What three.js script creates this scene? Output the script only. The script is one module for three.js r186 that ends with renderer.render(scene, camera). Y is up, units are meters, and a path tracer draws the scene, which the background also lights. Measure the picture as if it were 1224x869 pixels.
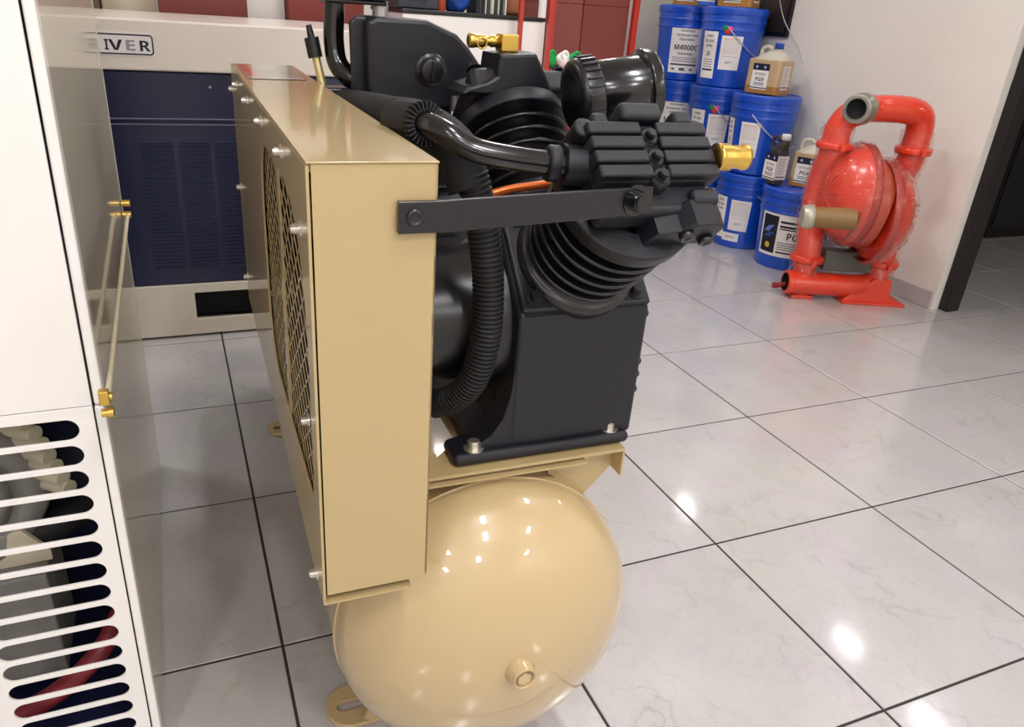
import * as THREE from 'three';
import { RoundedBoxGeometry } from 'three/addons/geometries/RoundedBoxGeometry.js';
import { mergeGeometries, toCreasedNormals } from 'three/addons/utils/BufferGeometryUtils.js';
import { ImprovedNoise } from 'three/addons/math/ImprovedNoise.js';
import { RectAreaLightUniformsLib } from 'three/addons/lights/RectAreaLightUniformsLib.js';

// ---------------------------------------------------------------- camera, exposure, lights
RectAreaLightUniformsLib.init();
const scene = new THREE.Scene();
const camera = new THREE.PerspectiveCamera(51.25, 1224 / 869, 0.05, 60);
camera.position.set(-1.313, 1.333, 0.747);
camera.rotation.set(-0.434, -0.41677, 0.07, 'YXZ');
camera.setViewOffset(1224, 869, 17, 0, 1224, 869);
camera.updateProjectionMatrix();
scene.add(camera);

const renderer = new THREE.WebGLRenderer({ antialias: true });
renderer.toneMapping = THREE.LinearToneMapping;
renderer.toneMappingExposure = 2.1;
renderer.shadowMap.enabled = true;
scene.background = new THREE.Color(0.6, 0.68, 0.78);

const CEILING = 3.0;
// ceiling panels: [x, z, width, length, strength]
const LAMPS = [
  [-0.8, 0.5, 0.16, 0.5, 30], [-0.82, 1.65, 0.16, 0.6, 34], [-1.25, 3.6, 0.2, 0.7, 34],
  [-2.4, 1.85, 0.16, 0.5, 30], [-3.1, 3.7, 0.2, 0.7, 34], [1.0, 1.8, 0.16, 0.5, 30], [1.6, 4.3, 0.2, 0.7, 34],
  [0.9, -0.6, 0.16, 0.6, 26], [0.3, -2.2, 0.16, 0.6, 30], [0.25, -3.6, 0.16, 0.6, 26], [-2.7, -2.4, 0.16, 0.6, 26],
];

// ---------------------------------------------------------------- helpers
let seedState = 12345;
const rnd = () => { seedState = (seedState * 1664525 + 1013904223) >>> 0; return seedState / 4294967296; };
const noise = new ImprovedNoise();
const V = (x, y, z) => new THREE.Vector3(x, y, z);
const used = {};
function numbered(name) { const n = used[name] ?? 0; used[name] = n + 1; return n ? `${name}_${String(n).padStart(3, '0')}` : name; }
function fin(m) { m.castShadow = true; m.receiveShadow = true; return m; }
function flat(g) { return g.index ? g.toNonIndexed() : g; }
function M(...gs) { const l = gs.flat(Infinity); if (l.length === 1) return l[0]; return mergeGeometries(l.map(flat)); }
function mesh(name, geo, mat, parent) { const m = fin(new THREE.Mesh(geo, mat)); m.name = parent ? name : numbered(name); (parent || scene).add(m); return m; }
function thing(name, label, category, pos = [0, 0, 0], turn = 0, group) {
  const o = new THREE.Group(); o.name = numbered(name); scene.add(o);
  o.position.set(...pos); o.rotation.y = turn; o.userData = { label, category }; if (group) o.userData.group = group;
  return o;
}
function tag(o, label, category, group) { o.userData = { label, category }; if (group) o.userData.group = group; return o; }
function struct(name, geo, mat) { const m = fin(new THREE.Mesh(geo, mat)); m.name = name; m.userData.kind = 'structure'; scene.add(m); return m; }
function box(x0, x1, y0, y1, z0, z1) { const g = new THREE.BoxGeometry(Math.abs(x1 - x0), Math.abs(y1 - y0), Math.abs(z1 - z0)); g.translate((x0 + x1) / 2, (y0 + y1) / 2, (z0 + z1) / 2); return g; }
function rbox(x0, x1, y0, y1, z0, z1, r = 0.006, s = 2) {
  const g = new RoundedBoxGeometry(Math.abs(x1 - x0), Math.abs(y1 - y0), Math.abs(z1 - z0), s, Math.min(r, Math.abs(x1 - x0) / 2.01, Math.abs(y1 - y0) / 2.01, Math.abs(z1 - z0) / 2.01));
  g.translate((x0 + x1) / 2, (y0 + y1) / 2, (z0 + z1) / 2); return g;
}
function alignY(g, a, b) { // geometry along +y, centred: moved so that it runs from a to b
  const d = b.clone().sub(a); g.applyQuaternion(new THREE.Quaternion().setFromUnitVectors(V(0, 1, 0), d.clone().normalize()));
  const m = a.clone().add(b).multiplyScalar(0.5); g.translate(m.x, m.y, m.z); return g;
}
function rod(a, b, r, seg = 20, r2 = r) { return alignY(new THREE.CylinderGeometry(r2, r, a.distanceTo(b), seg), a, b); }
function bar(a, b, w, h) { // box from a to b, w across (horizontal), h tall
  const d = b.clone().sub(a), g = new THREE.BoxGeometry(w, h, d.length());
  const m = new THREE.Matrix4().lookAt(a, b, V(0, 1, 0)); g.applyMatrix4(m); const c = a.clone().add(b).multiplyScalar(0.5); g.translate(c.x, c.y, c.z); return g;
}
function tube(pts, r, seg = 60, rad = 16, closed = false) { return new THREE.TubeGeometry(new THREE.CatmullRomCurve3(pts, closed, 'centripetal'), seg, r, rad, closed); }
function lathe(profile, seg = 48) { return new THREE.LatheGeometry(profile.map(([r, y]) => new THREE.Vector2(Math.max(r, 1e-5), y)), seg); }
function latheTo(profile, a, b, seg = 48) { // lathe about the line a -> b, profile heights measured from a
  const g = lathe(profile, seg); g.applyQuaternion(new THREE.Quaternion().setFromUnitVectors(V(0, 1, 0), b.clone().sub(a).normalize())); g.translate(a.x, a.y, a.z); return g;
}
function hex(a, b, r) { const g = new THREE.CylinderGeometry(r, r, a.distanceTo(b), 6); return alignY(g, a, b); }
function bolt(p, n, r = 0.011, h = 0.009) { // hex head with a washer
  const q = p.clone().addScaledVector(n, 0.002), e = p.clone().addScaledVector(n, 0.002 + h);
  return M(rod(p, q, r * 1.45, 18), flat(hex(q, e, r)), rod(e, e.clone().addScaledVector(n, 0.002), r * 0.72, 14));
}
function poly(pts, depth, bevel = 0) { // polygon in x,y extruded to +z
  const s = new THREE.Shape(pts.map(([x, y]) => new THREE.Vector2(x, y)));
  return new THREE.ExtrudeGeometry(s, { depth, bevelEnabled: bevel > 0, bevelSize: bevel, bevelThickness: bevel, bevelSegments: 2, bevelOffset: -bevel });
}
function mirrorX(g0) { // mirror image in x with the faces kept outward
  const g = flat(g0); g.scale(-1, 1, 1);
  for (const [k, n] of [['position', 3], ['normal', 3], ['uv', 2]]) { const a = g.attributes[k]?.array; if (!a) continue; for (let i = 0; i < a.length; i += 3 * n) for (let j = 0; j < n; j++) { const t = a[i + n + j]; a[i + n + j] = a[i + 2 * n + j]; a[i + 2 * n + j] = t; } }
  return g;
}
function canvasTex(w, h, draw) {
  const c = document.createElement('canvas'); c.width = w; c.height = h; const g = c.getContext('2d'); draw(g, w, h);
  const t = new THREE.CanvasTexture(c); t.colorSpace = THREE.SRGBColorSpace; t.anisotropy = 4; return t;
}
function dataTex(n, fn, srgb = true) {
  const d = new Uint8Array(n * n * 4);
  for (let j = 0; j < n; j++) for (let i = 0; i < n; i++) { const c = fn(i / n, j / n); const k = (j * n + i) * 4; d[k] = c[0]; d[k + 1] = c[1]; d[k + 2] = c[2]; d[k + 3] = 255; }
  const t = new THREE.DataTexture(d, n, n); t.wrapS = t.wrapT = THREE.RepeatWrapping; t.magFilter = THREE.LinearFilter; t.minFilter = THREE.LinearMipmapLinearFilter; t.generateMipmaps = true;
  if (srgb) t.colorSpace = THREE.SRGBColorSpace; t.needsUpdate = true; return t;
}
const clampB = (v) => Math.max(0, Math.min(255, v));
function fbm(x, y, z, o = 4) { let s = 0, a = 0.5, f = 1; for (let i = 0; i < o; i++) { s += a * noise.noise(x * f, y * f, z + i * 7.3); a *= 0.5; f *= 2; } return s; }

// ---------------------------------------------------------------- materials
const std = (c, rough, metal = 0, extra = {}) => new THREE.MeshStandardMaterial({ color: c, roughness: rough, metalness: metal, ...extra });
const phy = (c, rough, extra = {}) => new THREE.MeshPhysicalMaterial({ color: c, roughness: rough, ...extra });
const castBump = dataTex(128, (u, v) => { const n = 128 + 90 * fbm(u * 16, v * 16, 3.1, 4) + (rnd() - 0.5) * 60; return [clampB(n), clampB(n), clampB(n)]; }, false);
castBump.repeat.set(4, 4);
const mat = {
  beige: phy(0xb8a172, 0.4, { clearcoat: 0.7, clearcoatRoughness: 0.07 }),
  tankBeige: phy(0xc3aa7d, 0.3, { clearcoat: 1.0, clearcoatRoughness: 0.035 }),
  black: std(0x12121b, 0.42, 0, { bumpMap: castBump, bumpScale: 0.0006 }),
  blackSmooth: phy(0x0f0f15, 0.34, { clearcoat: 0.3, clearcoatRoughness: 0.25 }),
  blackGloss: phy(0x0c0c0f, 0.2, { clearcoat: 0.5, clearcoatRoughness: 0.12 }),
  rubber: std(0x0e0e12, 0.62),
  foam: std(0x121216, 0.75, 0, { bumpMap: castBump, bumpScale: 0.0008 }),
  darkInside: std(0x0c0c0e, 0.8),
  zinc: std(0xd4d0c6, 0.3, 0.9),
  steel: std(0xb8b8ba, 0.32, 0.9),
  brass: std(0xdcb75e, 0.3, 1.0),
  paleBrass: std(0xe0cf9a, 0.35, 0.75),
  copper: std(0xc9642c, 0.35, 0.6),
  white: phy(0xf1eee9, 0.35, { clearcoat: 0.5, clearcoatRoughness: 0.1 }),
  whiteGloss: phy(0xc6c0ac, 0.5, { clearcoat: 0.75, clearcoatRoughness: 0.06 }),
  cream: phy(0xe9dfd3, 0.35, { clearcoat: 0.4, clearcoatRoughness: 0.15 }),
  navy: phy(0x191e3f, 0.36, { clearcoat: 0.3, clearcoatRoughness: 0.2 }),
  louvre: phy(0x2b3050, 0.3, { clearcoat: 0.4, clearcoatRoughness: 0.2 }),
  navyDark: std(0x141a3c, 0.5),
  blackPlastic: std(0x151518, 0.4),
  maroon: std(0x7d3a33, 0.72),
  maroon2: std(0x874640, 0.72),
  redPaint: phy(0xb5281a, 0.35, { clearcoat: 0.5, clearcoatRoughness: 0.15 }),
  pumpRed: phy(0xdf3c20, 0.34, { clearcoat: 0.6, clearcoatRoughness: 0.15 }),
  pailBlue: phy(0x0f4fc4, 0.3, { clearcoat: 0.4, clearcoatRoughness: 0.12 }),
  wire: std(0xc8ccd2, 0.35, 0.8),
  grout: std(0x34322f, 0.9),
  film: new THREE.MeshPhysicalMaterial({ color: 0xfff6f2, roughness: 0.05, transmission: 0.975, thickness: 0, ior: 1.5, side: THREE.DoubleSide }),
};

// ---------------------------------------------------------------- room shell
const plaster = dataTex(256, (u, v) => { const n = 4 * fbm(u * 9, v * 9, 1.7, 4) + (rnd() - 0.5) * 3; return [clampB(233 + n), clampB(228 + n), clampB(219 + n)]; });
const wallMat = std(0xffffff, 0.75, 0, { map: plaster });
const ceilMat = std(0xf2f0ea, 0.9);
const X0 = -5, XR = 2.45, Z0 = -4.75, Z1 = 5, XN = 6.0;
struct('wall_back', box(X0 - 0.1, XN + 0.1, 0, CEILING, Z0 - 0.1, Z0), wallMat);
struct('wall_front', box(X0 - 0.1, XN + 0.1, 0, CEILING, Z1, Z1 + 0.1), wallMat);
struct('wall_left', box(X0 - 0.1, X0, 0, CEILING, Z0, Z1), wallMat);
struct('wall_outer', box(XN, XN + 0.1, 0, CEILING, Z0, Z1), wallMat);
struct('wall_right', M(box(XR, XR + 0.05, 0, CEILING, Z0, -1.935), box(XR, XR + 0.05, 2.12, CEILING, -1.935, -0.55), box(XR, XR + 0.05, 0, CEILING, -0.55, Z1)), wallMat);
struct('ceiling', box(X0 - 0.1, XN + 0.1, CEILING, CEILING + 0.1, Z0 - 0.1, Z1 + 0.1), ceilMat);
struct('pillar', box(1.62, 1.86, 0, CEILING, Z0, Z0 + 0.2), wallMat);
// black door frame in the opening of the right wall
{
  const d = new THREE.Group(); d.name = 'door_1'; d.userData.kind = 'structure'; scene.add(d);
  mesh('door_post', rbox(2.502, 2.595, 0, 2.07, -1.935, -1.88, 0.004), mat.blackPlastic, d);
  mesh('door_post', rbox(2.502, 2.595, 0, 2.07, -0.61, -0.555, 0.004), mat.blackPlastic, d);
  mesh('door_head', rbox(2.502, 2.595, 2.07, 2.12, -1.935, -0.555, 0.004), mat.blackPlastic, d);
}
// floor: a grouted slab with its tiles
const tileMats = [], tileRough = dataTex(128, (u, v) => { const n = 60 + 60 * Math.abs(fbm(u * 6, v * 6, 9.2, 4)); return [255, clampB(n), 0]; }, false);
for (let k = 0; k < 4; k++) {
  const t = dataTex(512, (u, v) => {
    const w = fbm(u * 3 + 5 * k, v * 3, 2 + k, 4), cloud = fbm(u * 2.2 + k * 3, v * 2.2 + 1, 11 + k, 3);
    const vein = Math.pow(Math.max(0, 1 - Math.abs(fbm(u * 3.5 + w * 0.9 + k, v * 3.5 - w * 0.7, 5 + k * 2, 5)) * 9), 3);
    const vein2 = Math.pow(Math.max(0, 1 - Math.abs(fbm(u * 8 + w, v * 8 + k, 15 + k * 2, 4)) * 12), 3);
    const n = cloud * 15 - vein * 14 * Math.max(0, 0.3 + w * 2.5) - vein2 * 6 + (rnd() - 0.5) * 4;
    const tint = fbm(u * 2.6 + 2 * k, v * 2.6, 30 + k, 2) * 9;
    return [clampB(189 + n + tint * 0.3), clampB(186 + n - tint * 0.4), clampB(184 + n + tint * 0.9)];
  });
  tileMats.push(new THREE.MeshPhysicalMaterial({ map: t, roughness: 0.3, clearcoat: 0.75, clearcoatRoughness: 0.1 }));
}
const floor = new THREE.Group(); floor.name = 'floor'; floor.userData.kind = 'structure'; scene.add(floor);
mesh('grout_bed', box(X0 - 0.1, XN + 0.1, -0.12, -0.0025, Z0 - 0.1, Z1 + 0.1), mat.grout, floor);
{
  const T = 0.6, gap = 0.0065, h = T - gap;
  const s = new THREE.Shape(); const q = h / 2 - 0.0016; s.moveTo(-q, -q); s.lineTo(q, -q); s.lineTo(q, q); s.lineTo(-q, q); s.closePath();
  const tg = new THREE.ExtrudeGeometry(s, { depth: 0.006, bevelEnabled: true, bevelSize: 0.0016, bevelThickness: 0.0014, bevelSegments: 1 });
  tg.rotateX(-Math.PI / 2); tg.computeBoundingBox(); tg.translate(0, -tg.boundingBox.max.y, 0);
  const uv = tg.attributes.uv, ps = tg.attributes.position; for (let i = 0; i < uv.count; i++) uv.setXY(i, ps.getX(i) / T + 0.5, ps.getZ(i) / T + 0.5);
  for (let i = -6; i < 8; i++) for (let j = -8; j < 4; j++) {
    const m = mesh('tile', tg, tileMats[Math.floor(rnd() * 4)], floor); m.position.set((i + 0.5) * T, 0, (j + 0.5) * T); m.rotation.y = Math.floor(rnd() * 4) * Math.PI / 2;
  }
  const rest = []; // tiles outside the picture
  for (let i = -9; i < 11; i++) for (let j = -8; j < 9; j++) if (!(i >= -6 && i < 8 && j >= -8 && j < 4)) { const g = tg.clone(); g.translate((i + 0.5) * T, 0, (j + 0.5) * T); rest.push(g); }
  const r = mesh('tiling', M(rest), tileMats[0], floor); r.userData.kind = 'stuff';
}
// skirting of floor tile along the right wall, in lengths
{
  const b = new THREE.Group(); b.name = 'baseboard_right'; b.userData.kind = 'structure'; scene.add(b);
  for (let z = -1.945; z > Z0; z -= 0.6) mesh('skirting_tile', rbox(XR - 0.011, XR - 0.0005, 0.001, 0.098, Math.max(z - 0.597, Z0 + 0.002), z, 0.003), tileMats[1], b);
}

// ---------------------------------------------------------------- lamps
const glow = new THREE.MeshStandardMaterial({ color: 0xffffff, emissive: 0xfff9f2, emissiveIntensity: 5, roughness: 0.6 });
const lampBody = std(0xe8e8e6, 0.5);
const WHERE = ['over the front of the beige compressor', 'one step nearer the entrance than the compressor', 'near the entrance in line with the compressor', 'left of the camera over the white cabinet aisle', 'in the far left corner by the entrance', 'right of the compressor towards the doorway', 'by the entrance on the doorway side', 'over the open floor right of the compressor', 'over the floor before the red pump', 'over the white machine at the back', 'over the aisle behind the white cabinet'];
LAMPS.forEach(([x, z, w, l, e], i) => {
  const t = thing('ceiling_lamp', `white rectangular ceiling lamp ${WHERE[i]}`, 'lamp', [x, CEILING, z]);
  mesh('housing', rbox(-w / 2 - 0.02, w / 2 + 0.02, -0.04, 0, -l / 2 - 0.02, l / 2 + 0.02, 0.008), lampBody, t);
  mesh('diffuser', box(-w / 2, w / 2, -0.044, -0.0405, -l / 2, l / 2), glow, t);
  const L = new THREE.RectAreaLight(0xfdfbff, e, w, l); L.position.set(0, -0.05, 0); L.rotation.x = -Math.PI / 2; L.name = 'light'; t.add(L);
});
[[-1.1, 'above the doorway', 2.235], [-1.72, 'above the door frame corner', 2.21], [-3.47, 'above the stacked blue pails', 2.35]].forEach(([z, w, hy]) => {
  const t = thing('wall_lamp', `small white tube lamp high on the right wall ${w}`, 'lamp', [XR, hy, z]);
  mesh('housing', rbox(-0.03, 0, -0.03, 0.03, -0.12, 0.12, 0.006), lampBody, t);
  mesh('lamp_tube', rod(V(-0.05, 0, -0.1), V(-0.05, 0, 0.1), 0.018), glow, t);
  for (const s of [-0.11, 0.11]) mesh('lamp_socket', rbox(-0.07, -0.02, -0.024, 0.024, s - 0.01, s + 0.01, 0.004), lampBody, t);
  const L = new THREE.RectAreaLight(0xfdfbff, 40, 0.2, 0.04); L.position.set(-0.075, 0, 0); L.rotation.y = Math.PI / 2; L.name = 'light'; t.add(L);
});
{
  const t = thing('ceiling_lamp', 'white rectangular ceiling lamp in the room beyond the doorway', 'lamp', [4.6, CEILING, 1.6]);
  mesh('housing', rbox(-0.12, 0.12, -0.04, 0, -0.35, 0.35, 0.008), lampBody, t);
  mesh('diffuser', box(-0.1, 0.1, -0.044, -0.0405, -0.33, 0.33), glow, t);
  const L = new THREE.RectAreaLight(0xfff3e2, 25, 0.2, 0.66); L.position.set(0, -0.05, 0); L.rotation.x = -Math.PI / 2; L.name = 'light'; t.add(L);
}

// ---------------------------------------------------------------- the beige air compressor
const YAW = -1.2 * Math.PI / 180, BX = -0.873, BZ = -0.85;
const compressor = thing('air_compressor', 'beige piston air compressor with black pump and belt guard on a horizontal tank', 'compressor',
  [BX * Math.cos(YAW) + BZ * Math.sin(YAW), 0, -BX * Math.sin(YAW) + BZ * Math.cos(YAW)], YAW);
const C = (name, geo, m, parent) => { geo.translate(-BX, 0, -BZ); return mesh(name, geo, m, parent || compressor); };
{
  // tank
  const cy = 0.334, r = 0.274, hd = 0.167, zf = -0.219, zb = -1.75;
  const prof = []; for (let i = 0; i <= 28; i++) { const a = i / 28 * Math.PI / 2; prof.push([Math.sin(a) * r, hd * (1 - Math.cos(a))]); }
  const L = zf - zb; prof.push([r, hd + 0.02], [r, hd + L - 0.02]);
  for (let i = 28; i >= 0; i--) { const a = i / 28 * Math.PI / 2; prof.push([Math.sin(a) * r, hd + L + hd * Math.cos(a)]); }
  const tank = C('tank', latheTo(prof, V(BX, cy, zf + hd), V(BX, cy, zb), 96), mat.tankBeige);
  const seam = (z) => { const g = new THREE.TorusGeometry(r + 0.0005, 0.0028, 8, 96); g.translate(BX, cy, z); return g; };
  C('weld_seam', seam(zf - 0.012), mat.tankBeige, tank); C('weld_seam', seam(zb + 0.012), mat.tankBeige, tank);
  // drain boss in the head
  const p0 = V(-0.874, 0.348, -0.062), n = V(0.02, 0.03, 1).normalize();
  C('port_boss', latheTo([[0, 0], [0.025, 0], [0.026, 0.012], [0.022, 0.016], [0.0205, 0.03], [0.0185, 0.032], [0.0165, 0.029], [0.0165, 0.02], [0, 0.02]], p0, p0.clone().add(n), 40), mat.tankBeige, tank);
  C('port_plug', hex(p0.clone().addScaledVector(n, 0.016), p0.clone().addScaledVector(n, 0.03), 0.0125), mat.tankBeige, tank);
  // four feet: a slotted pad with a web up to the tank
  for (const [sx, z] of [[-1, -0.36], [1, -0.36], [-1, -1.55], [1, -1.55]]) {
    const s = new THREE.Shape(); const w = 0.05, l = 0.16;
    s.moveTo(-0.02, -w); s.lineTo(l - w, -w); s.absarc(l - w, 0, w, -Math.PI / 2, Math.PI / 2, false); s.lineTo(-0.02, w); s.closePath();
    const h = new THREE.Path(); h.moveTo(l - 0.075, -0.014); h.absarc(l - 0.075, 0, 0.014, -Math.PI / 2, Math.PI / 2, true); h.lineTo(l - 0.032, 0.014); h.absarc(l - 0.032, 0, 0.014, Math.PI / 2, -Math.PI / 2, true); h.closePath(); s.holes.push(h);
    const g = new THREE.ExtrudeGeometry(s, { depth: 0.006, bevelEnabled: true, bevelSize: 0.002, bevelThickness: 0.002, bevelSegments: 2 });
    g.rotateX(-Math.PI / 2); if (sx < 0) g.rotateY(Math.PI); g.translate(BX + sx * 0.115, 0.003, z);
    let web = poly([[0, 0], [0.1, 0], [0.115, 0.01], [0.06, 0.115], [-0.02, 0.1]], 0.006); if (sx < 0) web = mirrorX(web); web.translate(BX + sx * 0.095, 0.009, z - 0.05);
    const web2 = web.clone(); web2.translate(0, 0, 0.094);
    C('tank_foot', M(g, web, web2), mat.tankBeige);
  }
  // mounting plate over the tank, its lip and gussets
  C('base_plate', M(box(-1.0, -0.622, 0.631, 0.637, -1.62, -0.221), box(-1.0, -0.70, 0.6215, 0.6245, -0.3, -0.214)), mat.beige);
  for (const s of [-1, 1]) for (const z of [-0.262, -1.5]) {
    let g = poly([[0.12, 0], [0.248, 0], [0.248, -0.05], [0.197, -0.106], [0.186, -0.098], [0.15, -0.068], [0.12, -0.045]], 0.005); if (s < 0) g = mirrorX(g);
    g.translate(BX, 0.629, z); C('gusset', g, mat.beige);
  }
  C('side_flange', M([-1, 1].map((s) => bar(V(BX + s * 0.25, 0.604, -0.221), V(BX + s * 0.25, 0.604, -1.6), 0.004, 0.05))), mat.beige);
}
// belt guard
{
  const x0 = -1.187, x1 = -1.041, y0 = 0.577, y1 = 1.178, zf = -0.05, zb = -1.30, t = 0.0025;
  const parts = [];
  parts.push(box(x0 + t + 0.003, x1, y0 + 0.014, y1 - 0.003, zf - t, zf));                        // front sheet
  parts.push(box(x0 + t + 0.003, x1, y0 + 0.014, y1 - 0.003, zb, zb + t));                        // far sheet
  parts.push(rbox(x0, x1 + 0.001, y1 - t, y1, zb - 0.002, zf + 0.002, 0.001, 1));                 // top sheet
  parts.push(box(x0, x0 + 0.012, y1 - 0.012, y1 - t, zb, zf - 0.004));
  parts.push(box(x0 + 0.0, x1 - 0.022, y0, y0 + t, zb, zf + 0.003));                              // bottom flange
  const back = new THREE.Shape(); back.moveTo(-zf, y0 + 0.02); back.lineTo(-zb, y0 + 0.02); back.lineTo(-zb, y1 - 0.003); back.lineTo(-zf, y1 - 0.003); back.closePath();
  const hole = new THREE.Path(); hole.absarc(0.4, 0.86, 0.12, 0, Math.PI * 2, true); back.holes.push(hole);
  const bg = new THREE.ExtrudeGeometry(back, { depth: t, bevelEnabled: false }); bg.rotateY(Math.PI / 2); bg.translate(x1 - t, 0, 0); // shape x = -z
  parts.push(bg);
  const guard = C('belt_guard', M(parts), mat.beige);
  // left side sheet with the rounded mesh window
  const s = new THREE.Shape(); s.moveTo(-zf - 0.001, y0); s.lineTo(-zb, y0); s.lineTo(-zb, y1 - 0.005); s.lineTo(-zf - 0.001, y1 - 0.005); s.closePath();
  const hz = new THREE.Path(); const a = 0.09, b = 0.625, lo = 0.708, hi = 1.117;
  hz.moveTo(a, lo + 0.06); hz.lineTo(a, hi - 0.19); hz.bezierCurveTo(a, hi - 0.05, a + 0.1, hi, a + 0.2, hi); hz.lineTo(b - 0.14, hi); hz.bezierCurveTo(b - 0.04, hi, b, hi - 0.06, b, hi - 0.17); hz.lineTo(b, lo + 0.12); hz.bezierCurveTo(b, lo + 0.03, b - 0.06, lo, b - 0.14, lo); hz.lineTo(a + 0.07, lo); hz.bezierCurveTo(a + 0.02, lo, a, lo + 0.02, a, lo + 0.06);
  s.holes.push(hz);
  const side = new THREE.ExtrudeGeometry(s, { depth: t, bevelEnabled: true, bevelSize: 0.0006, bevelThickness: 0.0006, bevelSegments: 1, curveSegments: 20 });
  side.rotateY(Math.PI / 2); side.translate(x0, 0, 0);
  C('side_panel', side, mat.beige, guard);
  C('window_strut', box(x0 + t, x0 + t + 0.003, lo - 0.02, hi + 0.02, -0.395, -0.368), mat.beige, guard);
  // expanded metal behind the window
  const strands = []; const dy = 0.0195, dz = 0.05; let row = 0;
  const inside = (z, y) => { const pz = -z; if (pz < a - 0.015 || pz > b + 0.015 || y < lo - 0.015 || y > hi + 0.015) return false; const dzz = Math.max(0, a + 0.19 - pz, pz - (b - 0.15)), dyy = Math.max(0, y - (hi - 0.18)); return !(dyy > 0 && dzz > 0 && (dzz / 0.2) ** 2 + (dyy / 0.19) ** 2 > 1.15); };
  for (let y = lo - 0.01; y < hi + 0.01; y += dy, row++) for (let k = 0, z = -0.08; z > -0.64; z -= dz / 2, k++) {
    const up = (k + row) % 2 === 0; const p = V(x0 + 0.006, y + (up ? 0 : dy * 0.92), z), q = V(x0 + 0.006, y + (up ? dy * 0.92 : 0), z - dz / 2);
    if (inside(z, y) && inside(z - dz / 2, y)) strands.push(bar(p, q, 0.0012, 0.003));
  }
  const mg = C('mesh_grille', M(strands), mat.beige, guard); mg.userData.kind = 'stuff';
  // bolts round the edges of the side sheet
  for (const [y, z] of [[1.149, -0.27], [1.149, -0.541], [1.148, -0.82], [1.149, -1.097], [1.089, -0.113], [0.837, -0.107], [0.588, -0.104], [1.123, -1.26], [0.886, -1.262], [0.646, -1.265]]) C('guard_bolt', bolt(V(x0 - 0.0006, y, z), V(-1, 0, 0), 0.007, 0.007), mat.zinc, guard);
  // warning sticker on the far end of the top
  const st = canvasTex(256, 512, (g, w, h) => {
    g.fillStyle = '#a9a493'; g.fillRect(0, 0, w, h); g.fillStyle = '#d8552a'; g.fillRect(6, 0, 46, h * 0.86); g.fillStyle = '#8d2d16'; for (let i = 0; i < 9; i++) g.fillRect(20, 20 + i * 46, 18, 26);
    g.strokeStyle = '#dcd9cf'; g.lineWidth = 9; g.beginPath(); g.moveTo(90, 60); g.lineTo(230, 210); g.moveTo(95, 170); g.lineTo(210, 300); g.moveTo(130, 330); g.lineTo(240, 420); g.stroke();
    g.fillStyle = '#c9c5b8'; g.fillRect(90, 440, 150, 40);
  });
  const stg = new THREE.PlaneGeometry(0.118, 0.36); stg.rotateX(-Math.PI / 2); stg.translate(-1.117, y1 + 0.0012, -1.1);
  C('warning_sticker', stg, phy(0xffffff, 0.25, { map: st, clearcoat: 0.6, clearcoatRoughness: 0.1 }), guard);
  // flywheel and belts inside
  const fw = []; const fc = V(-1.115, 0.87, -0.40);
  const rim = latheTo([[0.17, -0.03], [0.205, -0.03], [0.205, -0.02], [0.195, -0.014], [0.205, -0.006], [0.205, 0.006], [0.195, 0.014], [0.205, 0.02], [0.205, 0.03], [0.17, 0.03], [0.17, -0.03]], fc, fc.clone().add(V(1, 0, 0)), 64);
  fw.push(rim, latheTo([[0, -0.035], [0.045, -0.035], [0.045, 0.035], [0, 0.035]], fc, fc.clone().add(V(1, 0, 0)), 32));
  for (let i = 0; i < 6; i++) { const an = i * Math.PI / 3; fw.push(bar(fc.clone().add(V(0, Math.cos(an) * 0.03, Math.sin(an) * 0.03)), fc.clone().add(V(0, Math.cos(an) * 0.18, Math.sin(an) * 0.18)), 0.03, 0.022)); }
  C('flywheel', M(fw), mat.blackSmooth);
  const fc2 = V(-1.115, 0.83, -1.12);
  C('motor_pulley', latheTo([[0, -0.03], [0.075, -0.03], [0.075, 0.03], [0, 0.03]], fc2, fc2.clone().add(V(1, 0, 0)), 40), mat.blackSmooth);
  C('drive_belt', M([-0.012, 0.012].map((o) => [bar(V(fc.x + o, 1.077, -0.40), V(fc.x + o, 0.907, -1.12), 0.014, 0.011), bar(V(fc.x + o, 0.663, -0.40), V(fc.x + o, 0.753, -1.12), 0.014, 0.011)])), mat.rubber);
}
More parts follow.
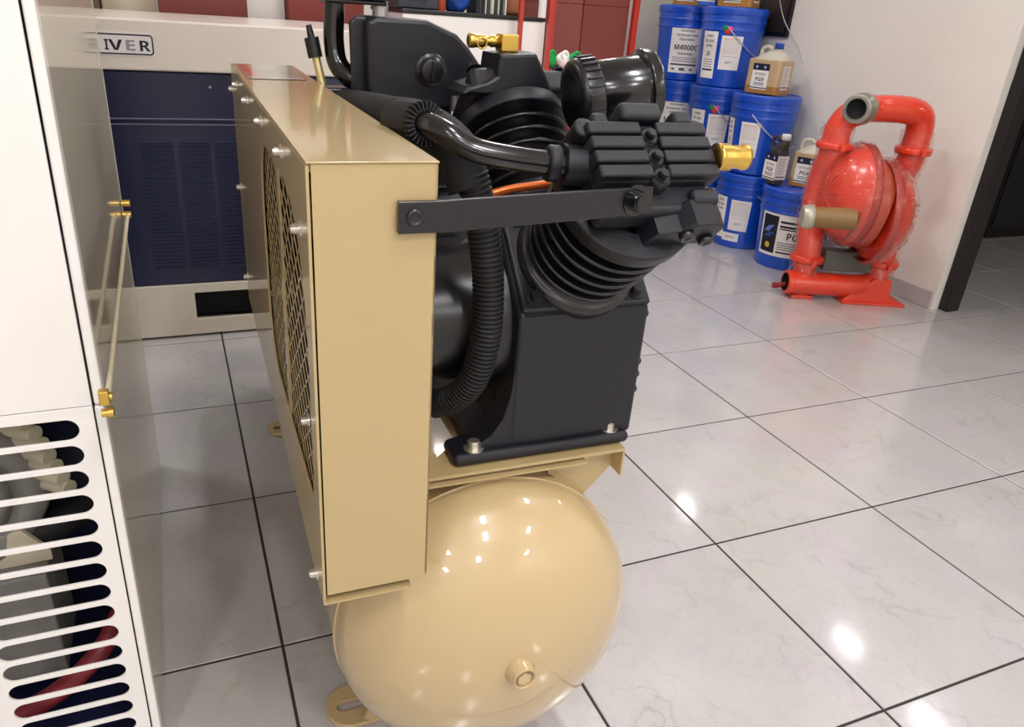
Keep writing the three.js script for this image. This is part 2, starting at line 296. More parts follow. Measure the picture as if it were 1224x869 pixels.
// pump: crankcase and its foot
const up = V(0, 1, 0), X = V(1, 0, 0);
{
  // foot: a bar across the front and one across the back
  const fg = M(rbox(-0.94, -0.606, 0.637, 0.660, -0.305, -0.235, 0.011, 3), rbox(-0.94, -0.606, 0.637, 0.660, -0.57, -0.50, 0.011, 3), rbox(-0.88, -0.61, 0.637, 0.662, -0.56, -0.25, 0.006, 1));
  const flare = poly([[-0.9, 0.658], [-0.845, 0.658], [-0.828, 0.75], [-0.838, 0.72], [-0.855, 0.69]], 0.28); flare.translate(0, 0, -0.55);
  const fillet = poly([[-0.93, 0.657], [-0.9, 0.664], [-0.872, 0.682], [-0.852, 0.712], [-0.841, 0.755], [-0.836, 0.82], [-0.8, 0.82], [-0.8, 0.657]], 0.045, 0.003).translate(0, 0, -0.299);
  // body: pentagonal profile in z,y extruded along x
  const pr = [[0.25, 0.656], [0.249, 0.70], [0.248, 0.895], [0.385, 1.033], [0.425, 1.033], [0.56, 0.895], [0.558, 0.70], [0.55, 0.664]];
  const bd = new THREE.Shape(pr.map(([z, y]) => new THREE.Vector2(z, y)));
  const bg = new THREE.ExtrudeGeometry(bd, { depth: 0.222, bevelEnabled: true, bevelSize: 0.01, bevelThickness: 0.01, bevelSegments: 4, bevelOffset: -0.01 });
  bg.rotateY(Math.PI / 2); bg.translate(-0.829, 0, 0);
  const crank = C('crankcase', M(bg, fg, flare, fillet), mat.black);
  for (const [x, z] of [[-0.9, -0.256], [-0.64, -0.258], [-0.9, -0.545], [-0.64, -0.545]]) C('mounting_bolt', bolt(V(x, 0.660, z), up, 0.012, 0.012), mat.zinc, crank);
  // decks under the two cylinders
  for (const s of [1, -1]) {
    const g = new RoundedBoxGeometry(0.235, 0.016, 0.19, 3, 0.006); const e = [];
    for (const [bx, bz] of [[-0.092, 0.072], [0.092, 0.072], [-0.092, -0.072], [0.092, -0.072]]) e.push(bolt(V(bx, 0.008, bz), up, 0.011, 0.01));
    const dk = M(g, ...e); dk.rotateX(s * Math.PI / 4); dk.translate(-0.715, 0.967, s > 0 ? -0.319 : -0.489); C('cylinder_deck', dk, mat.black, crank);
  }
  // round bearing cover on the right end with its bolts
  const rc = V(-0.599, 0.83, -0.4), cv = [latheTo([[0, 0], [0.12, 0], [0.12, 0.012], [0.105, 0.018], [0.06, 0.02], [0.05, 0.03], [0, 0.032]], rc, rc.clone().add(X), 40)];
  for (let i = 0; i < 8; i++) { const an = i * Math.PI / 4 + 0.39; cv.push(bolt(rc.clone().add(V(0.012, Math.sin(an) * 0.108, Math.cos(an) * 0.108)), X, 0.009, 0.008)); }
  C('crankcase_cover', M(cv), mat.black, crank);
  for (const y of [0.735, 0.765, 0.79, 0.88]) C('cover_bolt', bolt(V(-0.605, y, -0.262), X, 0.008, 0.008), mat.black, crank);
  // bearing housing towards the guard
  const lc = V(-0.835, 0.85, -0.40); C('bearing_housing', latheTo([[0.13, 0], [0.128, 0.03], [0.115, 0.06], [0.105, 0.14], [0.1, 0.17], [0, 0.172]], lc, lc.clone().add(V(-1, 0, 0)), 56), mat.blackSmooth, crank);
}
// cylinders, local frame: x across, y along the bore, z towards the nearer side
function cylFrame(s) { const q = new THREE.Matrix4().makeRotationX(s * Math.PI / 4); q.setPosition(-0.715, s > 0 ? 0.965 : 0.992, s > 0 ? -0.315 : -0.495); return q; }
function cylinder(s, name) {
  const q = cylFrame(s), P = (g) => { g.applyMatrix4(q); return g; };
  const c = C(name, P(lathe([[0, -0.03], [0.104, -0.03], [0.106, 0.006], [0.106, 0.016], [0.098, 0.022], [0.08, 0.026], [0.079, 0.19], [0, 0.19]], 64)), mat.blackSmooth);
  for (let i = 0; i < 5; i++) { const y = 0.044 + i * 0.027, r = 0.099 + i * 0.0012; C('fin', P(lathe([[0.078, y - 0.004], [r - 0.003, y - 0.004], [r, y - 0.0015], [r, y + 0.0015], [r - 0.003, y + 0.004], [0.078, y + 0.004]], 72)), mat.blackSmooth, c); }
  C('valve_plate', P(lathe([[0.07, 0.178], [0.106, 0.178], [0.109, 0.182], [0.109, 0.204], [0.106, 0.208], [0.07, 0.208]], 72)), mat.black, c);
  return q;
}
{
  const q = cylinder(1, 'front_cylinder'), P = (g) => { g.applyMatrix4(q); return g; };
  const hp = []; // the ribbed head
  hp.push(rbox(-0.084, 0.096, 0.207, 0.252, -0.074, 0.062, 0.012, 3), rbox(-0.082, 0.096, 0.245, 0.268, -0.07, 0.022, 0.006, 2));
  for (let i = 0; i < 4; i++) { const z = -0.058 + i * 0.0228; hp.push(rbox(-0.086, -0.004, 0.25, 0.278, z - 0.0098, z + 0.0098, 0.004, 2), rbox(0.02, 0.102, 0.25, 0.278, z - 0.0098, z + 0.0098, 0.004, 2)); }
  for (const z of [-0.046, -0.012, 0.018]) hp.push(lathe([[0, 0.25], [0.016, 0.25], [0.0145, 0.272], [0, 0.273]], 20).translate(0.008, 0, z));
  for (const [x, z] of [[-0.082, -0.066], [0.094, -0.066]]) hp.push(lathe([[0, 0.205], [0.017, 0.205], [0.016, 0.262], [0.013, 0.266], [0, 0.266]], 20).translate(x, 0, z));
  hp.push(rbox(-0.03, 0.035, 0.235, 0.282, -0.098, -0.07, 0.008, 3), rbox(0.056, 0.086, 0.235, 0.276, -0.09, -0.066, 0.007, 2), rbox(-0.07, -0.045, 0.235, 0.27, -0.088, -0.066, 0.006, 2)); // bosses on the far edge
  hp.push(poly([[-0.01, 0.205], [0.1, 0.205], [0.102, 0.25], [0.085, 0.262], [0.05, 0.262], [0.035, 0.245], [0.0, 0.24]], 0.034, 0.004).translate(0, 0, 0.05));
  hp.push(rbox(0.055, 0.098, 0.24, 0.266, 0.03, 0.056, 0.008, 2));
  const head = C('cylinder_head', P(M(hp)), mat.black);
  for (const [x, z] of [[0.008, -0.012], [0.008, 0.018], [0.008, -0.046]]) C('head_bolt', P(bolt(V(x, 0.272, z), up, 0.008, 0.007)), mat.blackSmooth, head);
  for (const [x, y] of [[0.045, 0.238], [0.086, 0.222]]) C('socket_screw', P(latheTo([[0, 0], [0.011, 0], [0.011, 0.009], [0.006, 0.01], [0.005, 0.004], [0, 0.004]], V(x, y, 0.086), V(x, y, 1), 16)), mat.blackSmooth, head);
  // brass plug on the right of the head
  const a = V(-0.607, 1.166, -0.135), b = V(-0.557, 1.167, -0.128);
  C('brass_fitting', M(latheTo([[0, 0], [0.019, 0], [0.0185, 0.008], [0.0155, 0.014], [0.0165, 0.038], [0.019, 0.044], [0.017, 0.05], [0.008, 0.051], [0, 0.049]], a, b, 24), hex(a.clone().lerp(b, 0.1), a.clone().lerp(b, 0.45), 0.0195)), mat.brass, head);
}
{
  const q = cylinder(-1, 'rear_cylinder'), P = (g) => { g.applyMatrix4(q); return g; };
  const hp = [rbox(-0.1, 0.1, 0.207, 0.262, -0.09, 0.095, 0.014, 3)];
  for (let i = 0; i < 3; i++) hp.push(rbox(-0.09, 0.095, 0.258, 0.275, -0.07 + i * 0.04, -0.05 + i * 0.04, 0.005, 2));
  const head = C('rear_cylinder_head', P(M(hp)), mat.black);
  C('valve_tower', poly([[-0.838, 1.196], [-0.83, 1.208], [-0.795, 1.218], [-0.777, 1.228], [-0.773, 1.264], [-0.703, 1.269], [-0.68, 1.232], [-0.66, 1.196]], 0.09, 0.006).translate(0.006, 0, -0.675), mat.black, head);
  for (const x of [-0.085, 0.085]) C('head_bolt', P(bolt(V(x, 0.262, 0.08), up, 0.01, 0.01)), mat.blackSmooth, head);
  // brass safety valve on top of the rear head
  const v0 = V(-0.752, 1.272, -0.57);
  const vb = [rbox(-0.769, -0.735, 1.266, 1.296, -0.587, -0.553, 0.003, 2), hex(v0.clone().add(V(0, -0.022, 0)), v0.clone().add(V(0, 0, 0)), 0.014)];
  vb.push(latheTo([[0, 0], [0.0105, 0], [0.0105, 0.016], [0.0085, 0.018], [0.0085, 0.028], [0.0115, 0.03], [0.0115, 0.046], [0.0125, 0.048], [0.0125, 0.058], [0.009, 0.06], [0, 0.06]], V(-0.769, 1.283, -0.57), V(-0.9, 1.281, -0.565), 24));
  C('safety_valve', M(vb).translate(0.016, 0.0005, -0.06), mat.brass, head);
  C('valve_pull_ring', (() => { const g = new THREE.TorusGeometry(0.009, 0.0015, 8, 24); g.translate(-0.79, 1.2795, -0.616); return g; })(), mat.brass, head);
}
// air filter canister between the heads
{
  const a = V(-0.655, 1.203, -0.5), b = V(-0.522, 1.226, -0.487), d = b.clone().sub(a).normalize(), L = a.distanceTo(b);
  const f = C('air_filter', latheTo([[0, 0.02], [0.056, 0.02], [0.056, L - 0.01], [0.0645, L - 0.01], [0.066, L - 0.006], [0.066, L + 0.008], [0.0645, L + 0.012], [0.058, L + 0.012], [0.055, L], [0, L]], a, b, 56), mat.blackGloss);
  C('filter_cap', latheTo([[0, 0.004], [0.036, 0.004], [0.042, -0.004], [0.058, -0.004], [0.0635, 0.002], [0.0655, 0.012], [0.0655, 0.034], [0.062, 0.038], [0.05, 0.038]], a, b, 56), mat.blackSmooth, f);
  const q = new THREE.Quaternion().setFromUnitVectors(up, d), ribs = [];
  for (let i = 0; i < 28; i++) { const an = i / 28 * Math.PI * 2; const g = rbox(0.063, 0.0685, 0.008, 0.036, -0.0022, 0.0022, 0.001, 1); g.rotateY(an); g.applyQuaternion(q); g.translate(a.x, a.y, a.z); ribs.push(g); }
  C('vent_rib', M(ribs), mat.blackSmooth, f);
  C('filter_stem', rod(V(-0.6, 1.17, -0.5), V(-0.62, 1.08, -0.43), 0.024), mat.blackSmooth, f);
}
// support bar from guard to head
{
  const P0 = [-1.088, 0.0465], P1 = [-1.032, 0.0465], P2 = [-0.732, 0.098], th = 0.006, sh = new THREE.Shape(); // seen from above: x, -z
  sh.moveTo(P0[0], P0[1]); sh.lineTo(P1[0], P1[1]); sh.lineTo(P2[0], P2[1]); sh.lineTo(P2[0] + 0.002, P2[1] - th); sh.lineTo(P1[0] + 0.001, P1[1] - th); sh.lineTo(P0[0], P0[1] - th); sh.closePath();
  const g = new THREE.ExtrudeGeometry(sh, { depth: 0.035, bevelEnabled: true, bevelSize: 0.0008, bevelThickness: 0.0008, bevelSegments: 1 });
  g.rotateX(-Math.PI / 2);
  const tilt = (o) => { o.translate(1.088, -1.117, 0); o.rotateZ(0.0); o.translate(-1.088, 1.117, 0); return o; };
  g.translate(0, 1.0995, 0);
  const b = C('support_bar', tilt(g), mat.blackSmooth), nn = V(0.169, 0, 0.986);
  C('bar_bolt', tilt(latheTo([[0, 0], [0.0105, 0], [0.0105, 0.002], [0.0085, 0.004], [0.0065, 0.004], [0.006, 0.002], [0, 0.002]], V(-1.07, 1.117, -0.0405), V(-1.07, 1.117, 1), 24)), mat.blackSmooth, b);
  C('bar_bolt', tilt(bolt(V(-0.757, 1.119, -0.0865), nn, 0.0145, 0.012)), mat.blackGloss, b);
}
// discharge pipe with nut, ribbed collar, hoses
{
  const pp = [V(-1.012, 1.185, -0.30), V(-1.0, 1.191, -0.235), V(-0.982, 1.183, -0.208), V(-0.95, 1.166, -0.194), V(-0.9, 1.157, -0.182), V(-0.83, 1.15, -0.172), V(-0.795, 1.148, -0.168)];
  const p = C('discharge_pipe', tube(pp, 0.0165, 80, 24), mat.blackGloss);
  C('pipe_nut', M(hex(V(-0.826, 1.15, -0.172), V(-0.79, 1.148, -0.167), 0.0285), latheTo([[0.0165, 0], [0.023, 0], [0.025, 0.004], [0.025, 0.016], [0.0165, 0.018]], V(-0.85, 1.151, -0.175), V(-0.79, 1.148, -0.167), 32)), mat.black, p);
  const a = V(-1.016, 1.183, -0.325), b = V(-1.001, 1.192, -0.23), dir = b.clone().sub(a).normalize(), q = new THREE.Quaternion().setFromUnitVectors(up, dir);
  const ribs = [latheTo([[0.029, 0], [0.029, 0.068], [0.026, 0.084], [0.0165, 0.09]], a, b, 40)];
  for (let i = 0; i < 26; i++) { const g = rbox(0.0175, 0.0295, 0.076, 0.092, -0.0014, 0.0014, 0.001, 1); g.rotateY(i / 26 * Math.PI * 2); g.applyQuaternion(q); g.translate(a.x, a.y, a.z); ribs.push(g); }
  C('ribbed_collar', M(ribs), mat.rubber, p);
  C('padded_hose', tube([V(-0.99, 1.14, -0.86), V(-1.0, 1.16, -0.62), V(-0.998, 1.172, -0.45), V(-0.975, 1.176, -0.33), V(-0.945, 1.15, -0.268), V(-0.932, 1.10, -0.25)], 0.031, 60, 28), mat.foam);
  const hp = [V(-0.934, 1.135, -0.25), V(-0.922, 1.09, -0.243), V(-0.905, 1.01, -0.238), V(-0.897, 0.93, -0.238), V(-0.898, 0.85, -0.244), V(-0.908, 0.785, -0.262), V(-0.935, 0.725, -0.31), V(-0.985, 0.69, -0.4)];
  const curve = new THREE.CatmullRomCurve3(hp, false, 'centripetal'), hose = C('corrugated_hose', tube(hp, 0.0215, 120, 24), mat.rubber);
  const L = curve.getLength(), n = Math.floor(L / 0.0075), rings = [];
  for (let i = 2; i < n * 0.8; i++) { const u = i / n, c = curve.getPointAt(u), t = curve.getTangentAt(u); const g = new THREE.TorusGeometry(0.0222, 0.0026, 6, 28); g.applyQuaternion(new THREE.Quaternion().setFromUnitVectors(V(0, 0, 1), t)); g.translate(c.x, c.y, c.z); rings.push(g); }
  const rg = C('hose_rings', M(rings), mat.rubber, hose); rg.userData.kind = 'stuff';
  const c1 = curve.getPointAt(0.79), c2 = curve.getPointAt(0.85); C('hose_cuff', rod(c1, c2, 0.0255, 28), mat.rubber, hose);
  C('copper_pipe', tube([V(-0.87, 1.066, -0.35), V(-0.83, 1.076, -0.35), V(-0.77, 1.083, -0.35), V(-0.72, 1.088, -0.36)], 0.007, 24, 12), mat.copper);
}
// control box with round cap, bent pipe, pressure switch, drain cock
{
  const z = -0.78, pts = [[-0.96, 1.15], [-0.964, 1.3], [-0.948, 1.309], [-0.846, 1.309], [-0.786, 1.287], [-0.758, 1.262], [-0.73, 1.228], [-0.745, 1.15]];
  const bx = C('control_box', poly(pts, 0.16, 0.008).translate(0, 0, z - 0.16), mat.black);
  C('box_flange', poly([[-0.985, 1.15], [-0.989, 1.296], [-0.977, 1.307], [-0.958, 1.307], [-0.952, 1.15]], 0.012, 0.003).translate(0, 0, z - 0.05), mat.blackSmooth, bx);
  C('box_panel', M(rbox(-0.912, -0.905, 1.155, 1.253, z, z + 0.006, 0.002, 1), rbox(-0.912, -0.79, 1.249, 1.254, z, z + 0.004, 0.001, 1), rbox(-0.79, -0.785, 1.175, 1.254, z, z + 0.004, 0.001, 1)), mat.black, bx);
  const cc = V(-0.838, 1.218, z);
  C('round_cap', latheTo([[0, 0.022], [0.02, 0.022], [0.023, 0.018], [0.024, 0.012], [0.03, 0.011], [0.035, 0.007], [0.036, 0]], cc, cc.clone().add(V(0, 0, 1)), 40), mat.blackSmooth, bx);
  C('cap_grip', rbox(cc.x - 0.003, cc.x + 0.003, cc.y - 0.018, cc.y + 0.018, z + 0.02, z + 0.03, 0.002, 1).translate(0, 0, 0), mat.blackSmooth, bx);
  C('box_neck', rbox(-0.95, -0.78, 0.98, 1.16, z - 0.15, z - 0.02, 0.01, 2), mat.black, bx);
  C('box_nut', M(hex(V(-0.782, 1.142, z + 0.004), V(-0.782, 1.172, z + 0.004), 0.014), rod(V(-0.782, 1.157, z + 0.004), V(-0.757, 1.16, z + 0.02), 0.006)), mat.steel, bx);
  C('bent_pipe', tube([V(-1.003, 1.42, -0.9), V(-1.003, 1.33, -0.9), V(-1.006, 1.255, -0.9), V(-1.0, 1.215, -0.89), V(-0.978, 1.19, -0.87), V(-0.93, 1.17, -0.85)], 0.0205, 60, 24), mat.blackGloss);
  const ps = C('pressure_switch', rbox(-1.06, -0.9, 1.337, 1.45, -0.96, -0.82, 0.012, 3), std(0x53534f, 0.4));
  C('switch_base', rbox(-1.03, -0.91, 1.328, 1.337, -0.94, -0.84, 0.003, 1), mat.blackSmooth, ps);
  C('switch_stub', rod(V(-0.918, 1.33, -0.87), V(-0.918, 1.3, -0.87), 0.016), mat.steel, ps);
  C('pipe_union', M(hex(V(-0.972, 1.212, -0.83), V(-0.945, 1.212, -0.83), 0.016), rod(V(-0.96, 1.23, -0.83), V(-0.96, 1.18, -0.83), 0.007)), mat.blackSmooth);
  const r = C('drain_cock', rod(V(-1.028, 1.15, -0.89), V(-1.047, 1.245, -0.9), 0.0085, 20), mat.paleBrass);
  C('cock_grip', rod(V(-1.044, 1.225, -0.898), V(-1.0505, 1.262, -0.902), 0.0145, 20), mat.blackPlastic, r);
  C('cock_tip', rod(V(-1.0505, 1.262, -0.902), V(-1.0545, 1.285, -0.904), 0.0075, 16, 0.0055), mat.blackPlastic, r);
  C('cock_base', rbox(-1.038, -0.985, 1.13, 1.172, -0.915, -0.86, 0.006, 2), mat.blackSmooth, r);
}
// electric motor behind the pump
{
  const a = V(-0.99, 0.82, -1.12), b = V(-0.62, 0.82, -1.12), gs = [latheTo([[0, 0], [0.11, 0.0], [0.14, 0.03], [0.145, 0.06], [0.145, 0.3], [0.135, 0.35], [0.1, 0.37], [0, 0.37]], a, b, 48)];
  const mt = C('electric_motor', M(gs), mat.black);
  for (let i = 0; i < 24; i++) { const an = i / 24 * Math.PI * 2; C('motor_fin', rbox(-0.92, -0.7, 0, 0.022, -0.002, 0.002, 0.001, 1).translate(0, 0.142, 0).rotateX(an).translate(0, 0.82, -1.12), mat.black, mt); }
  C('motor_foot', M(rbox(-0.95, -0.66, 0.637, 0.69, -1.24, -1.2, 0.004, 1), rbox(-0.95, -0.66, 0.637, 0.69, -1.04, -1.0, 0.004, 1)), mat.black, mt);
  C('motor_shaft', rod(V(-1.1, 0.82, -1.12), V(-0.98, 0.82, -1.12), 0.018), mat.steel, mt);
}

// ---------------------------------------------------------------- white cabinet at the left
{
  const t = thing('equipment_cabinet', 'white sheet metal cabinet with rounded slots in the lower door at the left edge', 'cabinet', [-1.95, 0, -0.92]);
  const O = (g) => { g.translate(1.95, 0, 0.92); return g; };
  const zf = -0.4, zb = -1.45, xr = -1.448, xl = -2.5, top = 1.75;
  const door = (y0, y1, slots) => {
    const s = new THREE.Shape(); const r = 0.006, a = xl + 0.01, b = -1.4655; s.moveTo(a, y0); s.lineTo(b, y0); s.lineTo(b, y1); s.lineTo(a, y1); s.closePath();
    if (slots) for (const [c0, c1] of [[-1.668, -1.4865], [-1.871, -1.69], [-2.074, -1.893], [-2.277, -2.096]]) for (let k = 0; k < 16; k++) {
      const y = 0.7215 - k * 0.0448, rr = 0.0185; if (y - rr < y0 + 0.01) continue; const h = new THREE.Path();
      h.moveTo(c0 + rr, y + rr); h.absarc(c0 + rr, y, rr, Math.PI / 2, Math.PI * 1.5, false); h.lineTo(c1 - rr, y - rr); h.absarc(c1 - rr, y, rr, -Math.PI / 2, Math.PI / 2, false); h.closePath(); s.holes.push(h);
    }
    return new THREE.ExtrudeGeometry(s, { depth: 0.003, bevelEnabled: true, bevelSize: 0.0008, bevelThickness: 0.0012, bevelSegments: 2, curveSegments: 10 }).translate(0, 0, zf - 0.004);
  };
  mesh('lower_door', O(door(0.03, 0.757, true)), mat.white, t); mesh('upper_door', O(door(0.76, top, false)), mat.white, t);
  mesh('corner_post', O(M(rbox(-1.4625, xr, 0.03, 0.757, zf - 0.03, zf + 0.001, 0.004), rbox(-1.4615, xr + 0.001, 0.76, top, zf - 0.03, zf + 0.002, 0.004))), mat.white, t);
  // a side sheet that bows a little
  const sg = new THREE.PlaneGeometry(zf - zb - 0.03, top - 0.012, 30, 40); sg.rotateY(Math.PI / 2); sg.translate(xr - 0.002, (top + 0.012) / 2, (zf - 0.03 + zb) / 2);
  const pp = sg.attributes.position; for (let i = 0; i < pp.count; i++) pp.setX(i, pp.getX(i) + 0.0012 * noise.noise(pp.getY(i) * 2.2, pp.getZ(i) * 2.2, 0.4)); sg.computeVertexNormals();
  mesh('side_panel', O(M(flat(sg), flat(box(xr - 0.012, xr - 0.006, 0.012, top, zb, zf - 0.03)), flat(box(xr - 0.012, xr - 0.001, 0.012, top, zb - 0.002, zb + 0.001)))), mat.whiteGloss, t);
  mesh('left_panel', O(box(xl, xl + 0.012, 0.012, top, zb, zf - 0.004)), mat.white, t);
  mesh('back_panel', O(box(xl, xr - 0.012, 0.012, top, zb, zb + 0.012)), mat.navyDark, t);
  mesh('bottom_panel', O(box(xl, xr - 0.012, 0.012, 0.03, zb, zf - 0.006)), mat.navyDark, t);
  mesh('cabinet_foot', O(M([[-1.5, -0.45], [-2.45, -0.45], [-1.5, -1.4], [-2.45, -1.4]].map(([x, z]) => rod(V(x, 0, z), V(x, 0.013, z), 0.03)))), mat.blackPlastic, t);
  mesh('blue_partition', O(box(xl + 0.02, xr - 0.02, 0.03, 1.1, -0.86, -0.85)), mat.navy, t);
  // machinery seen through the slots
  const gm = std(0x8d8a86, 0.5, 0.3), cm = std(0xcfc6ad, 0.55), mo = V(-1.76, 0.5, -0.68);
  const drum = mesh('blower_housing', O(M(latheTo([[0, 0], [0.13, 0], [0.145, 0.02], [0.145, 0.1], [0.13, 0.12], [0.09, 0.125], [0.085, 0.1], [0, 0.1]], mo, mo.clone().add(V(0.2, 0, 0.4)), 40), latheTo([[0.05, 0.1], [0.07, 0.1], [0.07, 0.13], [0.05, 0.135], [0, 0.135]], mo, mo.clone().add(V(0.2, 0, 0.4)), 32))), gm, t);
  const rb = []; for (let i = 0; i < 7; i++) rb.push(rod(V(-1.645 + i * 0.008, 0.64 - i * 0.024, -0.64), V(-1.592 + i * 0.007, 0.64 - i * 0.024, -0.6), 0.015, 20)); mesh('bellows_fold', O(M(rb)), cm, drum);
  mesh('blower_bracket', O(poly([[-1.75, 0.4], [-1.64, 0.43], [-1.60, 0.375], [-1.60, 0.355], [-1.75, 0.35]], 0.01).translate(0, 0, -0.6)), cm, t);
  mesh('inner_box', O(rbox(-1.9, -1.607, 0.11, 0.352, -0.72, -0.55, 0.006)), std(0x7d7a76, 0.5), t);
  mesh('red_hose', O(tube([V(-1.5, 0.225, -0.56), V(-1.535, 0.19, -0.51), V(-1.6, 0.138, -0.49), V(-1.69, 0.095, -0.49), V(-1.8, 0.075, -0.52)], 0.019, 40, 14)), std(0x7c1f2a, 0.4), t);
  mesh('black_hose', O(tube([V(-1.5, 0.4, -0.74), V(-1.62, 0.385, -0.64), V(-1.75, 0.375, -0.64), V(-1.95, 0.37, -0.7)], 0.03, 40, 16)), mat.rubber, t);
  // stay rod along the side with brass ends
  const rodp = mesh('stay_rod', O(rod(V(xr + 0.012, 0.795, -0.352), V(xr + 0.012, 0.8, -1.39), 0.0045, 14)), std(0xe6dcc0, 0.4, 0.3), t);
  mesh('rod_end', O(M(rbox(xr, xr + 0.014, 0.784, 0.806, -0.358, -0.344, 0.002), hex(V(xr, 0.795, -0.351), V(xr + 0.018, 0.795, -0.351), 0.006))), mat.brass, rodp);
  mesh('rod_end', O(M(rod(V(xr, 0.768, -0.354), V(xr + 0.016, 0.768, -0.354), 0.006, 16), hex(V(xr + 0.008, 0.768, -0.354), V(xr + 0.016, 0.768, -0.354), 0.0085))), mat.brass, rodp);
  mesh('rod_end', O(M(rod(V(xr, 0.8, -1.385), V(xr + 0.02, 0.8, -1.385), 0.0085, 16), rod(V(xr, 0.826, -1.4), V(xr + 0.02, 0.826, -1.4), 0.0085, 16))), mat.brass, rodp);
}

// ---------------------------------------------------------------- machine with the navy louvred panel
{
  const x0 = -2.5, x1 = -0.42, zf = -2.46, zb = -3.5;
  const t = thing('compressor_cabinet', 'cream and navy machine cabinet with louvred front and framed name sign', 'machine', [-1.45, 0, -2.98]);
  const O = (g) => { g.translate(1.45, 0, 2.98); return g; };
  mesh('cabinet_header', O(rbox(x0, x1, 1.056, 1.228, zb, zf, 0.008, 3)), mat.cream, t);
  mesh('cabinet_body', O(box(x0 + 0.01, x1 - 0.01, 0.23, 1.056, zb + 0.01, zf - 0.03)), mat.navyDark, t);
  // navy front sheet with a groove above the louvres
  const fp = [box(x0 + 0.01, x1 - 0.01, 0.236, 0.866, zf - 0.03, zf - 0.012), box(x0 + 0.01, x1 - 0.01, 0.888, 1.05, zf - 0.03, zf - 0.012), box(x0 + 0.01, x1 - 0.01, 0.866, 0.888, zf - 0.03, zf - 0.02)];
  mesh('panel_trim', O(M(rbox(x0 + 0.01, x1 - 0.01, 0.864, 0.870, zf - 0.014, zf - 0.006, 0.002, 1), rbox(x0 + 0.01, x1 - 0.01, 0.884, 0.890, zf - 0.014, zf - 0.006, 0.002, 1))), phy(0x5d6078, 0.35, { clearcoat: 0.3, clearcoatRoughness: 0.2 }), t);
  const panel = mesh('front_panel', O(M(fp)), mat.navy, t);
  mesh('panel_rivet', O(rod(V(-1.155, 1.005, zf - 0.012), V(-1.155, 1.005, zf - 0.008), 0.005, 12)), mat.steel, panel);
  const lv = poly([[0, 0], [0.0075, 0.0035], [0.008, 0.0055], [0, 0.0095]], 0.116, 0.0005); lv.rotateY(Math.PI / 2); lv.scale(1, 1, -1);
  { const p = lv.attributes.position.array, n = lv.attributes.normal.array; for (let i = 0; i < p.length; i += 9) for (const A of [p, n]) for (let k = 0; k < 3; k++) { const q = A[i + 3 + k]; A[i + 3 + k] = A[i + 6 + k]; A[i + 6 + k] = q; } }
  for (let c = 0; c < 4; c++) for (let k = 0; k < 33; k++) { const m = mesh('louvre', lv, mat.louvre, panel); m.position.set(-1.424 + c * 0.1335 + 1.45, 0.796 - k * 0.0155, zf - 0.012 + 2.98); }
  // base with fork pockets
  const s = new THREE.Shape(); s.moveTo(x0, 0.012); s.lineTo(x1, 0.012); s.lineTo(x1, 0.23); s.lineTo(x0, 0.23); s.closePath();
  for (const [a, b] of [[-1.8, -1.545], [-1.291, -1.03], [-0.78, -0.52]]) { const h = new THREE.Path(); h.moveTo(a, 0.077); h.lineTo(b, 0.077); h.lineTo(b, 0.196); h.lineTo(a, 0.196); h.closePath(); s.holes.push(h); }
  mesh('cabinet_base', O(M(new THREE.ExtrudeGeometry(s, { depth: 0.02, bevelEnabled: true, bevelSize: 0.001, bevelThickness: 0.001, bevelSegments: 1 }).translate(0, 0, zf - 0.02), box(x0, x1, 0.012, 0.03, zb, zf - 0.02), box(x0, x1, 0.21, 0.23, zb, zf - 0.02), box(x0, x0 + 0.02, 0.03, 0.21, zb, zf - 0.02), box(x1 - 0.02, x1, 0.03, 0.21, zb, zf - 0.02))), std(0xddd5c2, 0.5), t);
  for (const [a, b] of [[-1.8, -1.545], [-1.291, -1.03], [-0.78, -0.52]]) mesh('fork_pocket', O(box(a - 0.004, b + 0.004, 0.073, 0.2, zf - 0.3, zf - 0.07)), mat.darkInside, t);
  mesh('cabinet_foot', O(M([[-2.4, -2.55], [-0.55, -2.55], [-2.4, -3.4], [-0.55, -3.4]].map(([x, z]) => rod(V(x, 0, z), V(x, 0.013, z), 0.04)))), mat.blackPlastic, t);
  // framed sign, its left part stands behind the white cabinet
  const tex = canvasTex(768, 160, (g, w, h) => {
    g.fillStyle = '#ece6e4'; g.fillRect(0, 0, w, h); g.strokeStyle = '#2b2529'; g.lineWidth = 11; const r = 22; g.beginPath(); g.moveTo(12 + r, 12); g.arcTo(w - 12, 12, w - 12, h - 12, r); g.arcTo(w - 12, h - 12, 12, h - 12, r); g.arcTo(12, h - 12, 12, 12, r); g.arcTo(12, 12, w - 12, 12, r); g.closePath(); g.stroke();
    g.font = 'bold 104px sans-serif'; g.textBaseline = 'middle'; g.textAlign = 'left';
    const put = (c, x0, x1, col) => { const wd = g.measureText(c).width; g.save(); g.translate(x0, h / 2 + 6); g.scale((x1 - x0) / wd, 1); g.fillStyle = col; g.fillText(c, 0, 0); g.restore(); };
    put('I', 418, 452, '#1d1a20'); put('V', 450, 546, '#1d1a20'); put('E', 556, 640, '#9a9298'); put('R', 652, 738, '#1d1a20');
  });
  const sgn = new THREE.PlaneGeometry(0.36, 0.075); sgn.translate(-1.512, 1.143, zf + 0.0035);
  const sg = mesh('name_sign', O(rbox(-1.692, -1.332, 1.1055, 1.1805, zf - 0.001, zf + 0.003, 0.001, 1)), mat.white, t);
  mesh('sign_face', O(sgn), std(0xffffff, 0.5, 0, { map: tex }), sg);
}
